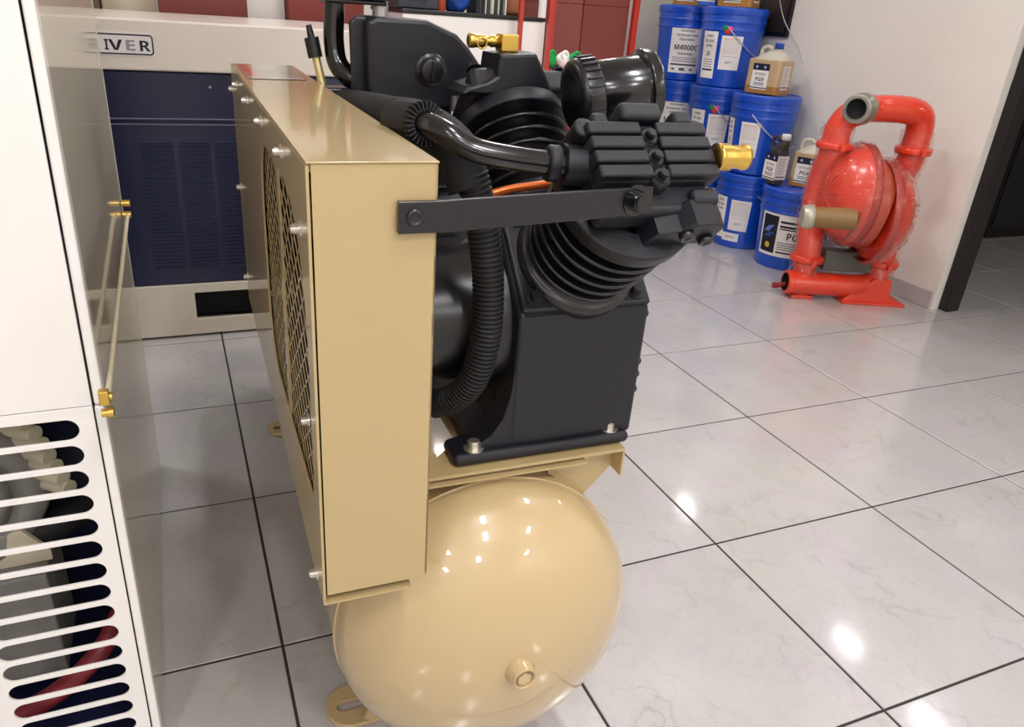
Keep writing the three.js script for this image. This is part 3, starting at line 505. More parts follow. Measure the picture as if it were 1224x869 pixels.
// ---------------------------------------------------------------- second white machine and what stands on it
{
  const t = thing('white_machine', 'plain white machine cabinet with black top edge behind the pump', 'machine', [0.1, 0, -3.3]);
  mesh('machine_body', rbox(-0.36, 0.37, 0.03, 1.3, -0.3, 0.3, 0.008), mat.white, t);
  mesh('machine_top', rbox(-0.365, 0.375, 1.3, 1.318, -0.305, 0.305, 0.004), mat.blackPlastic, t);
  mesh('machine_plinth', box(-0.34, 0.35, 0, 0.03, -0.28, 0.28), mat.blackPlastic, t);
  const covers = [[0x1e1f26, 0.012], [0x2a2b30, 0.016], [0x17181c, 0.013], [0xbfc3b4, 0.008], [0x2b3a33, 0.016], [0xa8ab96, 0.007], [0xd8d4c6, 0.01], [0x30322e, 0.018], [0xc6c4b4, 0.009], [0x1c1c20, 0.014], [0x6d7466, 0.01], [0xdad6ca, 0.009]];
  const names = ['black', 'dark grey', 'jet black', 'pale green', 'dark green', 'olive', 'cream', 'charcoal', 'ivory', 'near black', 'moss green', 'off white'];
  let x = 0.115;
  covers.forEach(([c, w], i) => { const b = tag(mesh('book', rbox(-w / 2, w / 2, 0, 0.2 + 0.01 * (i % 3), -0.07, 0.07, 0.002, 1), std(c, 0.6)), `${names[i]} book spine, ${i + 1 === 1 ? 'first' : i === 11 ? 'last' : 'standing'} in the row on the white machine`, 'book', 'books on the white machine'); b.position.set(x + w / 2, 1.3185, -3.1); x += w + 0.0015; });
  const bag = thing('tool_bag', 'soft blue bag lying on the white machine left of the books', 'bag', [0.04, 1.3185, -3.12]);
  const bg = new THREE.SphereGeometry(1, 32, 20); { const p = bg.attributes.position; for (let i = 0; i < p.count; i++) { const k = 1 + 0.12 * noise.noise(p.getX(i) * 2.2, p.getY(i) * 2.2, p.getZ(i) * 2.2); p.setXYZ(i, p.getX(i) * 0.062 * k, Math.max(-0.052, p.getY(i) * 0.062 * k), p.getZ(i) * 0.08 * k); } bg.computeVertexNormals(); bg.translate(0, 0.052, 0); }
  mesh('bag_body', bg, std(0x1c4fa8, 0.6), bag); mesh('bag_handle', tube([V(-0.04, 0.09, 0.02), V(-0.02, 0.15, 0.03), V(0.02, 0.15, 0.03), V(0.04, 0.09, 0.02)], 0.006, 24, 8), std(0x173f86, 0.6), bag);
  const dk = thing('storage_case', 'flat dark grey case on the left end of the white machine', 'case', [-0.17, 1.3185, -3.14]);
  mesh('case_body', rbox(-0.1, 0.1, 0, 0.09, -0.1, 0.1, 0.01), std(0x33363f, 0.5), dk); mesh('case_lid', rbox(-0.103, 0.103, 0.091, 0.12, -0.103, 0.103, 0.01), std(0x2a2c34, 0.5), dk); mesh('case_handle', tube([V(-0.04, 0.05, 0.1), V(-0.035, 0.05, 0.125), V(0.035, 0.05, 0.125), V(0.04, 0.05, 0.1)], 0.006, 24, 8), mat.blackPlastic, dk);
  const pot = thing('clay_jar', 'brown stoneware jar at the right end of the white machine', 'jar', [0.345, 1.3185, -3.16]);
  mesh('jar_body', lathe([[0, 0], [0.05, 0], [0.06, 0.02], [0.062, 0.08], [0.05, 0.1], [0.045, 0.11]], 32), std(0x9a5a3c, 0.5), pot); mesh('jar_lid', lathe([[0.047, 0.11], [0.05, 0.114], [0.03, 0.13], [0.012, 0.134], [0.012, 0.15], [0, 0.152]], 32), std(0x8a4c30, 0.5), pot);
  const pot2 = thing('orange_tin', 'small orange tin between the grey case and the blue bag', 'tin', [-0.05, 1.3185, -3.08]);
  mesh('tin_body', lathe([[0, 0], [0.026, 0], [0.026, 0.08]], 28), std(0xb5502c, 0.4), pot2); mesh('tin_lid', lathe([[0.028, 0.072], [0.028, 0.09], [0, 0.092]], 28), std(0x8f3a20, 0.4), pot2);
}
// ---------------------------------------------------------------- red rack, cartons and small things behind the pump
function redRack(name, label, xs, z, w) {
  const t = thing(name, label, 'rack', [(xs[0] + xs[1]) / 2, 0, z - 0.25]), dx = (xs[1] - xs[0]) / 2;
  for (const s of [-1, 1]) for (const zz of [0.25, -0.25]) mesh('rack_post', rbox(s * dx - w / 2, s * dx + w / 2, 0, 1.95, zz - w / 2, zz + w / 2, 0.002, 1), mat.redPaint, t);
  for (const y of [0.1, 1.93]) for (const zz of [0.25, -0.25]) mesh('rack_rail', rbox(-dx, dx, y, y + 0.03, zz - 0.01, zz + 0.01, 0.002, 1), mat.redPaint, t);
  for (const y of [0.1, 1.93]) for (const s of [-1, 1]) mesh('rack_rail', rbox(s * dx - 0.01, s * dx + 0.01, y, y + 0.03, -0.25, 0.25, 0.002, 1), mat.redPaint, t);
  return t;
}
{
  const t = thing('red_stand', 'narrow bright red steel stand of two posts before the white machine', 'stand', [0.388, 0, -2.93]);
  for (const x of [-0.08, 0.077]) mesh('stand_post', rbox(x - 0.011, x + 0.011, 0.02, 1.9, -0.011, 0.011, 0.002, 1), mat.redPaint, t);
  mesh('stand_rail', M(rbox(-0.08, 0.077, 1.86, 1.89, -0.009, 0.009, 0.002, 1), rbox(-0.08, 0.077, 0.3, 0.33, -0.009, 0.009, 0.002, 1)), mat.redPaint, t);
  mesh('stand_foot', M(rbox(-0.1, -0.06, 0, 0.02, -0.06, 0.2, 0.003, 1), rbox(0.057, 0.097, 0, 0.02, -0.06, 0.2, 0.003, 1)), mat.redPaint, t);
}
redRack('carton_rack', 'red steel rack around the maroon cartons left of the pails', [0.735, 1.275], -3.47, 0.034);
function carton(x0, x1, y0, y1, z0, z1, label, m, group) {
  const t = thing('carton', label, 'carton', [(x0 + x1) / 2, y0, (z0 + z1) / 2], 0, group), w = (x1 - x0) / 2, h = y1 - y0, d = Math.abs(z1 - z0) / 2;
  mesh('carton_body', rbox(-w, w, 0, h - 0.003, -d, d, 0.004, 1), m, t);
  mesh('carton_flap', M(box(-w + 0.004, -0.001, h - 0.003, h - 0.0005, -d + 0.004, d - 0.004), box(0.001, w - 0.004, h - 0.003, h - 0.0005, -d + 0.004, d - 0.004)), m, t);
  mesh('packing_tape', M(box(-0.024, 0.024, h - 0.0005, h, -d, d), box(-0.024, 0.024, h - 0.09, h, d, d + 0.0008)), m, t);
}
['bottom', 'second', 'third', 'top'].forEach((n, k) => {
  carton(0.765, 0.945, 0.02 + k * 0.46 + (k ? 0 : -0.02), 0.02 + (k + 1) * 0.46, -3.95, -3.5, `narrow maroon carton, ${n} of the left pile inside the red rack`, mat.maroon2, 'maroon cartons in the red rack');
  carton(0.95, 1.25, 0.02 + k * 0.46 + (k ? 0 : -0.02), 0.02 + (k + 1) * 0.46, -3.95, -3.5, `wide maroon carton, ${n} of the right pile inside the red rack`, mat.maroon, 'maroon cartons in the red rack');
});
[[-2.0, -1.56, 0x6a5b4c, 'brownish grey', 'behind the left end of the navy machine'], [-1.3, -0.89, 0x7d3a33, 'maroon', 'behind the name sign'], [-0.69, -0.3, 0x85382f, 'reddish maroon', 'left of the bent black pipe']].forEach(([a, b, c, n, w]) => {
  ['bottom', 'middle', 'top'].forEach((p, k) => carton(a, b, k * 0.56, (k + 1) * 0.56, -4.1, -3.6, `${n} carton, ${p} of pile ${w}`, std(c, 0.7), 'cartons behind the navy machine'));
});
{ // plain white board leaning between carton piles
  const t = thing('white_board', 'white upright board between the maroon carton piles behind the navy machine', 'board', [-0.79, 0, -3.7]);
  mesh('board_sheet', rbox(-0.095, 0.095, 0.02, 1.7, -0.012, 0.012, 0.003), mat.white, t); mesh('board_foot', rbox(-0.09, 0.09, 0, 0.02, -0.08, 0.08, 0.004), mat.blackPlastic, t);
  const u = thing('cream_board', 'cream upright board left of the maroon cartons behind the name sign', 'board', [-1.43, 0, -3.7]);
  mesh('board_sheet', rbox(-0.12, 0.12, 0.02, 1.7, -0.012, 0.012, 0.003), std(0xd8cbb0, 0.6), u); mesh('board_foot', rbox(-0.11, 0.11, 0, 0.02, -0.08, 0.08, 0.004), mat.blackPlastic, u);
  const r = thing('pvc_pipe', 'upright white plastic pipe beside the maroon cartons', 'pipe', [0.66, 0, -3.44]);
  mesh('pipe_body', rod(V(0, 0.03, 0), V(0, 1.9, 0), 0.022), mat.white, r); mesh('pipe_socket', M(lathe([[0, 0], [0.034, 0], [0.034, 0.06], [0.023, 0.065]], 24), lathe([[0.023, 1.8], [0.03, 1.81], [0.03, 1.9], [0, 1.9]], 24)), mat.white, r);
  const c = thing('red_bin', 'tall red bin with green and white yarn bundles on its lid behind the black filter', 'bin', [0.69, 0, -3.22]);
  mesh('bin_wall', M(rbox(-0.12, 0.12, 0.0, 1.06, 0.088, 0.1, 0.003), rbox(-0.12, 0.12, 0, 1.06, -0.1, -0.088, 0.003), rbox(-0.12, -0.108, 0, 1.06, -0.09, 0.09, 0.003), rbox(0.108, 0.12, 0, 1.06, -0.09, 0.09, 0.003), rbox(-0.11, 0.11, 1.05, 1.066, -0.09, 0.09, 0.003)), std(0xc21d16, 0.4), c);
  mesh('bin_rim', M(rbox(-0.128, 0.128, 1.04, 1.068, 0.09, 0.108, 0.004), rbox(-0.128, 0.128, 1.04, 1.068, -0.108, -0.09, 0.004), rbox(-0.128, -0.11, 1.04, 1.068, -0.1, 0.1, 0.004), rbox(0.11, 0.128, 1.04, 1.068, -0.1, 0.1, 0.004)), std(0xc21d16, 0.4), c);
  [[-0.075, 0x12a050, 'left green'], [0.0, 0xf2f2ee, 'middle white'], [0.072, 0x18a052, 'right green']].forEach(([x, col, n]) => {
    const g = new THREE.SphereGeometry(0.036, 28, 18); const p = g.attributes.position; for (let i = 0; i < p.count; i++) { const k = 1 + 0.1 * noise.noise(p.getX(i) * 40, p.getY(i) * 40, x * 50); p.setXYZ(i, p.getX(i) * k, p.getY(i) * k * 1.2, p.getZ(i) * k); } g.computeVertexNormals();
    const o = thing('yarn_ball', `${n} knotted yarn bundle of three on the red bin`, 'yarn', [0.69 + x, 1.113, -3.2]); mesh('bundle', g, std(col, 0.8), o); mesh('knot', new THREE.TorusGeometry(0.018, 0.007, 8, 20).translate(0, 0.03, 0.028), std(col, 0.8), o);
  });
}

// ---------------------------------------------------------------- blue pails
const LBL = {};
function label(key, w, h, draw) { return LBL[key] ??= canvasTex(w, h, draw); }
const lines = (g, rows, x, w) => { g.textAlign = 'center'; g.textBaseline = 'middle'; for (const [txt, y, f, c] of rows) { g.font = f; g.fillStyle = c || '#1b1b1e'; g.fillText(txt, x, y, w); } };
const wideLabel = () => label('wide', 320, 420, (g, w, h) => { g.fillStyle = '#f3f1ee'; g.fillRect(0, 0, w, h); lines(g, [['INDUSTRIAL', 36, 'bold 24px sans-serif'], ['DETERGENT AND', 76, 'bold 26px sans-serif'], ['TREATMENT', 114, 'bold 26px sans-serif'], ['M4000C', 186, 'bold 64px sans-serif'], ['INDUSTRIAL', 244, 'bold 26px sans-serif']], w / 2, w - 30); g.fillStyle = '#8b8b8e'; for (let i = 0; i < 3; i++) g.fillRect(30, 274 + i * 18, w - 60, 7); g.fillStyle = '#151518'; g.fillRect(22, 336, w - 44, 14); g.fillStyle = '#55565a'; g.fillRect(120, 372, 60, 26); g.fillRect(40, 376, 30, 18); g.fillRect(230, 376, 30, 18); });
const narrowLabel = () => label('narrow', 180, 420, (g, w, h) => { g.fillStyle = '#f3f1ee'; g.fillRect(0, 0, w, h); lines(g, [['ZONE', 40, 'bold 30px sans-serif'], ['OF GAS', 84, 'bold 32px sans-serif'], ['OPEN', 128, 'bold 30px sans-serif'], ['J6', 196, 'bold 56px sans-serif']], w / 2, w - 30); g.fillStyle = '#9a9a9e'; for (let i = 0; i < 4; i++) g.fillRect(30, 246 + i * 22, w - 60, 9); g.fillStyle = '#17171a'; g.fillRect(20, 336, w - 40, 16); });
const plainLabel = () => label('plain', 220, 320, (g, w, h) => { g.fillStyle = '#f1efec'; g.fillRect(0, 0, w, h); g.fillStyle = '#e4dfdc'; g.fillRect(24, 20, w - 48, 150); g.fillStyle = '#e3a08c'; g.fillRect(34, 30, w - 80, 5); g.fillStyle = '#b9b9bd'; g.fillRect(24, 190, w - 48, 5); g.fillStyle = '#94a0a8'; g.font = 'bold 34px sans-serif'; g.textAlign = 'center'; g.fillText('NPT1', w / 2, 262); });
const smallTag = () => label('tag', 200, 80, (g, w, h) => { g.fillStyle = '#eef0ee'; g.fillRect(0, 0, w, h); g.font = 'bold 30px sans-serif'; g.fillStyle = '#b8604a'; g.textAlign = 'center'; g.fillText('NOTICE', w / 2, 50); });
const picLabel = () => label('pic', 512, 420, (g, w, h) => {
  g.fillStyle = '#f2f0ec'; g.fillRect(0, 0, w, h); g.fillStyle = '#0c1023'; g.fillRect(22, 22, 180, h - 50); g.strokeStyle = '#5e86d8'; g.lineWidth = 14; for (let i = 0; i < 3; i++) { g.beginPath(); g.moveTo(50 + i * 22, 190); g.lineTo(110 + i * 24, 130 - i * 8); g.stroke(); } g.strokeStyle = '#2f4d9e'; for (let i = 0; i < 3; i++) { g.beginPath(); g.moveTo(60 + i * 24, 240); g.lineTo(130 + i * 18, 190); g.stroke(); }
  g.fillStyle = '#d8b93a'; g.beginPath(); g.arc(112, 320, 30, 0, 7); g.fill(); g.textAlign = 'left'; g.fillStyle = '#1b1b1e'; g.fillRect(225, 60, 250, 22); g.fillRect(225, 104, 230, 22); g.fillRect(225, 134, 240, 12); g.font = 'bold 96px sans-serif'; g.fillText('PG', 300, 240); g.fillStyle = '#77777a'; for (let i = 0; i < 4; i++) g.fillRect(225, 272 + i * 22, 250, 10); g.fillStyle = '#121214'; g.fillRect(225, 366, 260, 16);
});
const H = 0.485, RB = 0.18, RT = 0.213;
const pailProto = new THREE.Group();
{
  mesh('pail_body', lathe([[0, 0.008], [RB - 0.012, 0.008], [RB - 0.006, 0], [RB, 0.006], [RB + 0.023, 0.34], [RB + 0.029, 0.343], [RB + 0.029, 0.352], [RB + 0.024, 0.356], [RB + 0.026, 0.39], [RB + 0.032, 0.393], [RB + 0.032, 0.402], [RB + 0.027, 0.405], [RB + 0.03, 0.445]], 64), mat.pailBlue, pailProto);
  mesh('pail_lid', lathe([[RT - 0.005, 0.435], [RT + 0.003, 0.438], [RT + 0.004, 0.474], [RT, 0.48], [RT - 0.01, 0.4845], [RT - 0.016, 0.478], [RT - 0.03, 0.4765], [0.05, 0.4765], [0.045, 0.4815], [0, 0.4815]], 64), mat.pailBlue, pailProto);
}
const camAt = V(-1.313, 0, 0.747);
const cup = (r0, y0, y1, a0, a1, off = 0.0008) => { // curved patch on the pail wall, a = angle from the direction to the camera, + to the right
  const R = (y) => RB + 0.023 * y / 0.34 + off, g = new THREE.PlaneGeometry(1, 1, 16, 4), p = g.attributes.position;
  for (let i = 0; i < p.count; i++) { const a = a0 + (p.getX(i) + 0.5) * (a1 - a0), y = y0 + (p.getY(i) + 0.5) * (y1 - y0), r = R(y) + r0; p.setXYZ(i, Math.sin(a) * r, y, Math.cos(a) * r); } g.computeVertexNormals(); return g;
};
function pail(x, y, z, txt, labels, handleTurn = 0.5) {
  const t = pailProto.clone(); t.name = numbered('pail'); scene.add(t); t.position.set(x, y, z); t.rotation.y = Math.atan2(camAt.x - x, camAt.z - z); t.userData = { label: txt, category: 'pail', group: 'blue pails stacked along the right wall' };
  for (const [tex, y0, y1, a0, a1, tilt] of labels) { const g = cup(0, y0, y1, a0, a1, 0.0012); mesh('paper_label', g, std(0xffffff, 0.55, 0, { map: tex, side: THREE.DoubleSide }), t); }
  const pts = []; for (let i = 0; i <= 20; i++) { const a = handleTurn - 0.9 + i / 20 * Math.PI * 0.92; const k = Math.sin(i / 20 * Math.PI); pts.push(V(Math.sin(a) * (RT + 0.008), 0.37 - 0.19 * k, Math.cos(a) * (RT + 0.008 - 0.006 * k))); }
  mesh('wire_handle', tube(pts, 0.0035, 40, 8), mat.wire, t);
  return t;
}
const dots = (t, a, y) => { [[-0.1, 0.012, 0x18803a], [0.0, -0.004, 0xe0302a], [0.06, 0.008, 0xe84aa8]].forEach(([da, dy, c]) => { const r = RB + 0.026, an = a + da; const g = new THREE.SphereGeometry(0.019, 16, 12); g.scale(1, 1, 0.35); g.rotateY(an); g.translate(Math.sin(an) * r, y + dy, Math.cos(an) * r); mesh('sticker_dot', g, std(c, 0.5), t); }); };
const colZ = { E: [2.2, -2.83], D: [2.215, -3.3], B: [2.215, -3.76], A: [2.18, -4.22] };
pail(...[colZ.E[0], 0, colZ.E[1]], 'single blue pail with a dark picture label, half hidden by the wrapped red pump', [[picLabel(), 0.08, 0.34, -1.0, 0.55]], 1.0);
pail(colZ.D[0], 0, colZ.D[1], 'blue pail with white paper labels, lower of the pair under the amber jug', [[plainLabel(), 0.12, 0.32, -0.45, 0.2], [narrowLabel(), 0.06, 0.33, -1.1, -0.62], [smallTag(), 0.045, 0.1, -0.62, -0.02]], 1.2);
pail(colZ.D[0], H, colZ.D[1], 'blue pail with a white paper label, upper of the pair under the amber jug', [[plainLabel(), 0.11, 0.32, -0.62, 0.0], [narrowLabel(), 0.06, 0.33, -1.3, -0.95]], 0.6);
[0, 1, 2].forEach((k) => { const t = pail(colZ.B[0], k * H, colZ.B[1], ['blue pail touching the floor, bottom of the three-high stack with dot stickers', 'blue pail with pink dot sticker, middle of the three-high stack', 'blue pail with red and pink dot stickers, top of its three-high stack'][k], [[narrowLabel(), 0.05, 0.335, -1.0, -0.42], [plainLabel(), 0.11, 0.315, -0.28, 0.4]], 0.75); if (k) dots(t, -0.12, 0.345); });
[0, 1, 2].forEach((k) => pail(colZ.A[0], k * H, colZ.A[1], ['blue pail at the foot of the rearmost stack by the back wall', 'blue pail in the middle of the rearmost stack, under the M4000C pail', 'blue pail with the M4000C label, top of the rearmost stack'][k], [[wideLabel(), 0.05, 0.35, -0.52, 0.62]], 1.6));

// ---------------------------------------------------------------- jugs
const amber = phy(0xdcc296, 0.3, { transmission: 0.25, thickness: 0 }), oil = phy(0xc08a48, 0.28, { transmission: 0.2, thickness: 0 }), natural = phy(0xe2dccb, 0.4, { transmission: 0.25, thickness: 0 });
const jugLabel = label('jug', 220, 300, (g, w, h) => { g.fillStyle = '#f1efe8'; g.fillRect(0, 0, w, h); g.fillStyle = '#141b3a'; g.fillRect(0, 0, w, 78); g.fillStyle = '#9fb4dc'; g.beginPath(); g.arc(50, 40, 16, 0, 7); g.arc(160, 40, 16, 0, 7); g.fill(); g.fillStyle = '#8a8f80'; g.font = 'bold 44px sans-serif'; g.textAlign = 'center'; g.fillText('HYDRO', w / 2, 138); g.fillStyle = '#151518'; g.font = 'bold 62px sans-serif'; g.fillText('PGR', w / 2, 204); g.fillStyle = '#777'; g.fillRect(40, 222, w - 80, 12); g.fillRect(40, 244, w - 80, 10); g.fillStyle = '#1b1b1e'; g.fillRect(0, 276, w, 12); });
const jugSide = label('jugside', 140, 300, (g, w, h) => { g.fillStyle = '#ded5cf'; g.fillRect(0, 0, w, h); g.fillStyle = '#98908e'; for (let i = 0; i < 9; i++) g.fillRect(18, 30 + i * 24, w - 36 - (i % 3) * 14, 8); g.fillStyle = '#3a3436'; g.fillRect(14, 260, w - 28, 14); });
function jug(name, pos, turn, txt, opts) {
  const t = thing(name, txt, 'jug', pos, turn, opts.group), { body, cap, w = 0.092, d = 0.068, h = 0.2 } = opts;
  const s = new THREE.Shape(); const r = 0.022; s.moveTo(-w + r, -d); s.lineTo(w - r, -d); s.quadraticCurveTo(w, -d, w, -d + r); s.lineTo(w, d - r); s.quadraticCurveTo(w, d, w - r, d); s.lineTo(-w + r, d); s.quadraticCurveTo(-w, d, -w, d - r); s.lineTo(-w, -d + r); s.quadraticCurveTo(-w, -d, -w + r, -d);
  const bg = new THREE.ExtrudeGeometry(s, { depth: h - 0.012, bevelEnabled: true, bevelSize: 0.005, bevelThickness: 0.006, bevelSegments: 3, bevelOffset: -0.005 }); bg.rotateX(-Math.PI / 2); bg.translate(0, 0.006, 0);
  mesh('jug_body', bg, body, t);
  if (body === amber) { const og = bg.clone(); og.scale(1.004, 0.24, 1.004); mesh('oil_fill', og.translate(0, 0.001, 0), oil, t); }
  const sh = new THREE.CylinderGeometry(0.028, 1, 0.055, 32, 6), p = sh.attributes.position; // shoulder: box section drawn in to the neck
  for (let i = 0; i < p.count; i++) { const k = (0.0275 - p.getY(i)) / 0.055, a = Math.atan2(p.getX(i), p.getZ(i)), rad = Math.hypot(p.getX(i), p.getZ(i)); if (rad < 0.01) continue; const sx = 0.026 + (w - 0.026) * Math.pow(k, 0.6), sz = 0.026 + (d - 0.026) * Math.pow(k, 0.6), e = 1 + 0.1 * k * Math.pow(Math.sin(2 * a), 2); p.setX(i, Math.sin(a) * sx * e + (1 - k) * 0.03); p.setZ(i, Math.cos(a) * sz * e); }
  sh.computeVertexNormals(); sh.translate(0, h + 0.026, 0); mesh('jug_shoulder', M(sh, rod(V(0.03, h + 0.05, 0), V(0.03, h + 0.068, 0), 0.024)), opts.topMat || body, t);
  mesh('jug_cap', lathe([[0, 0.034], [0.024, 0.034], [0.027, 0.03], [0.027, 0], [0, 0]], 28).translate(0.03, h + 0.062, 0), cap, t);
  mesh('jug_handle', tube([V(-0.008, h + 0.055, 0), V(-0.035, h + 0.07, 0), V(-0.075, h + 0.06, 0), V(-0.084, h + 0.02, 0), V(-0.078, h - 0.01, 0)], 0.0115, 40, 14), opts.topMat || body, t);
  const lm = std(0xffffff, 0.5, 0, { map: jugLabel });
  mesh('front_label', new THREE.PlaneGeometry(0.115, 0.15).translate(-0.012, h * 0.5, d + 0.0012), lm, t);
  const sd = new THREE.PlaneGeometry(0.08, 0.14); sd.rotateY(Math.PI / 2); mesh('side_label', sd.translate(w + 0.0012, h * 0.5, 0), std(0xffffff, 0.5, 0, { map: jugSide }), t);
  return t;
}
const capBlue = std(0x1d4fb0, 0.4), capWhite = std(0xecebe6, 0.45), capAmber = std(0xb07a3a, 0.4);
const toCam = (x, z) => Math.atan2(camAt.x - x, camAt.z - z);
jug('plastic_jug', [2.2, 2 * H + 0.0005, -3.3], toCam(2.2, -3.3) - 0.55, 'amber oil jug with blue cap and dark-banded label on the front pail pair', { body: amber, topMat: natural, cap: capBlue, w: 0.112, d: 0.085, h: 0.2 });
jug('plastic_jug', [2.25, H + 0.0005, -2.83], toCam(2.25, -2.83) - 0.3, 'pale plastic jug with dark-banded label on the pail beside the red pump', { body: amber, topMat: natural, cap: capWhite, w: 0.1, d: 0.07, h: 0.2 });
jug('plastic_jug', [2.075, H + 0.0005, -2.93], toCam(2.075, -2.93) - 0.9, 'dark jug tucked behind the pale jug next to the red pump', { body: std(0x3a3733, 0.45), topMat: std(0x3a3733, 0.45), cap: capWhite, w: 0.045, d: 0.04, h: 0.2 });
jug('plastic_jug', [2.18, 3 * H + 0.0005, -3.7], toCam(2.18, -3.7) - 0.4, 'amber jug at the top edge of the picture on the dot-sticker pail', { body: amber, topMat: amber, cap: capAmber, w: 0.115, d: 0.08 });
jug('plastic_jug', [2.14, 3 * H + 0.0005, -4.2], toCam(2.14, -4.2) - 0.1, 'amber jug at the top edge of the picture on the M4000C pail', { body: amber, topMat: amber, cap: capAmber, w: 0.1, d: 0.08 });
jug('plastic_jug', [2.06, 3 * H + 0.0005, -3.87], toCam(2.06, -3.87), 'pale blue jug with paper label between the two amber jugs', { body: std(0x2a62c8, 0.4), topMat: std(0x2a62c8, 0.4), cap: capWhite, w: 0.06, d: 0.04, h: 0.2 });

// ---------------------------------------------------------------- picture and cord on the right wall
{
  const t = thing('wall_picture', 'dark framed picture hanging on the right wall above the pails', 'picture', [XR, 1.3, -3.9]);
  mesh('picture_frame', M(rbox(-0.025, -0.001, 0, 0.03, -0.42, 0.42, 0.003), rbox(-0.025, -0.001, 0.57, 0.6, -0.42, 0.42, 0.003), rbox(-0.025, -0.001, 0.03, 0.57, -0.42, -0.39, 0.003), rbox(-0.025, -0.001, 0.03, 0.57, 0.39, 0.42, 0.003)), std(0x121011, 0.4), t);
  mesh('picture_sheet', box(-0.012, -0.002, 0.03, 0.57, -0.39, 0.39), std(0x3a2c28, 0.35), t);
  mesh('hanging_cord', tube([V(-0.03, 0.32, 0.24), V(-0.03, 0.1, 0.38), V(-0.006, -0.06, 0.54), V(-0.006, -0.14, 0.6)], 0.003, 30, 8), std(0xc9c5be, 0.5), t);
}

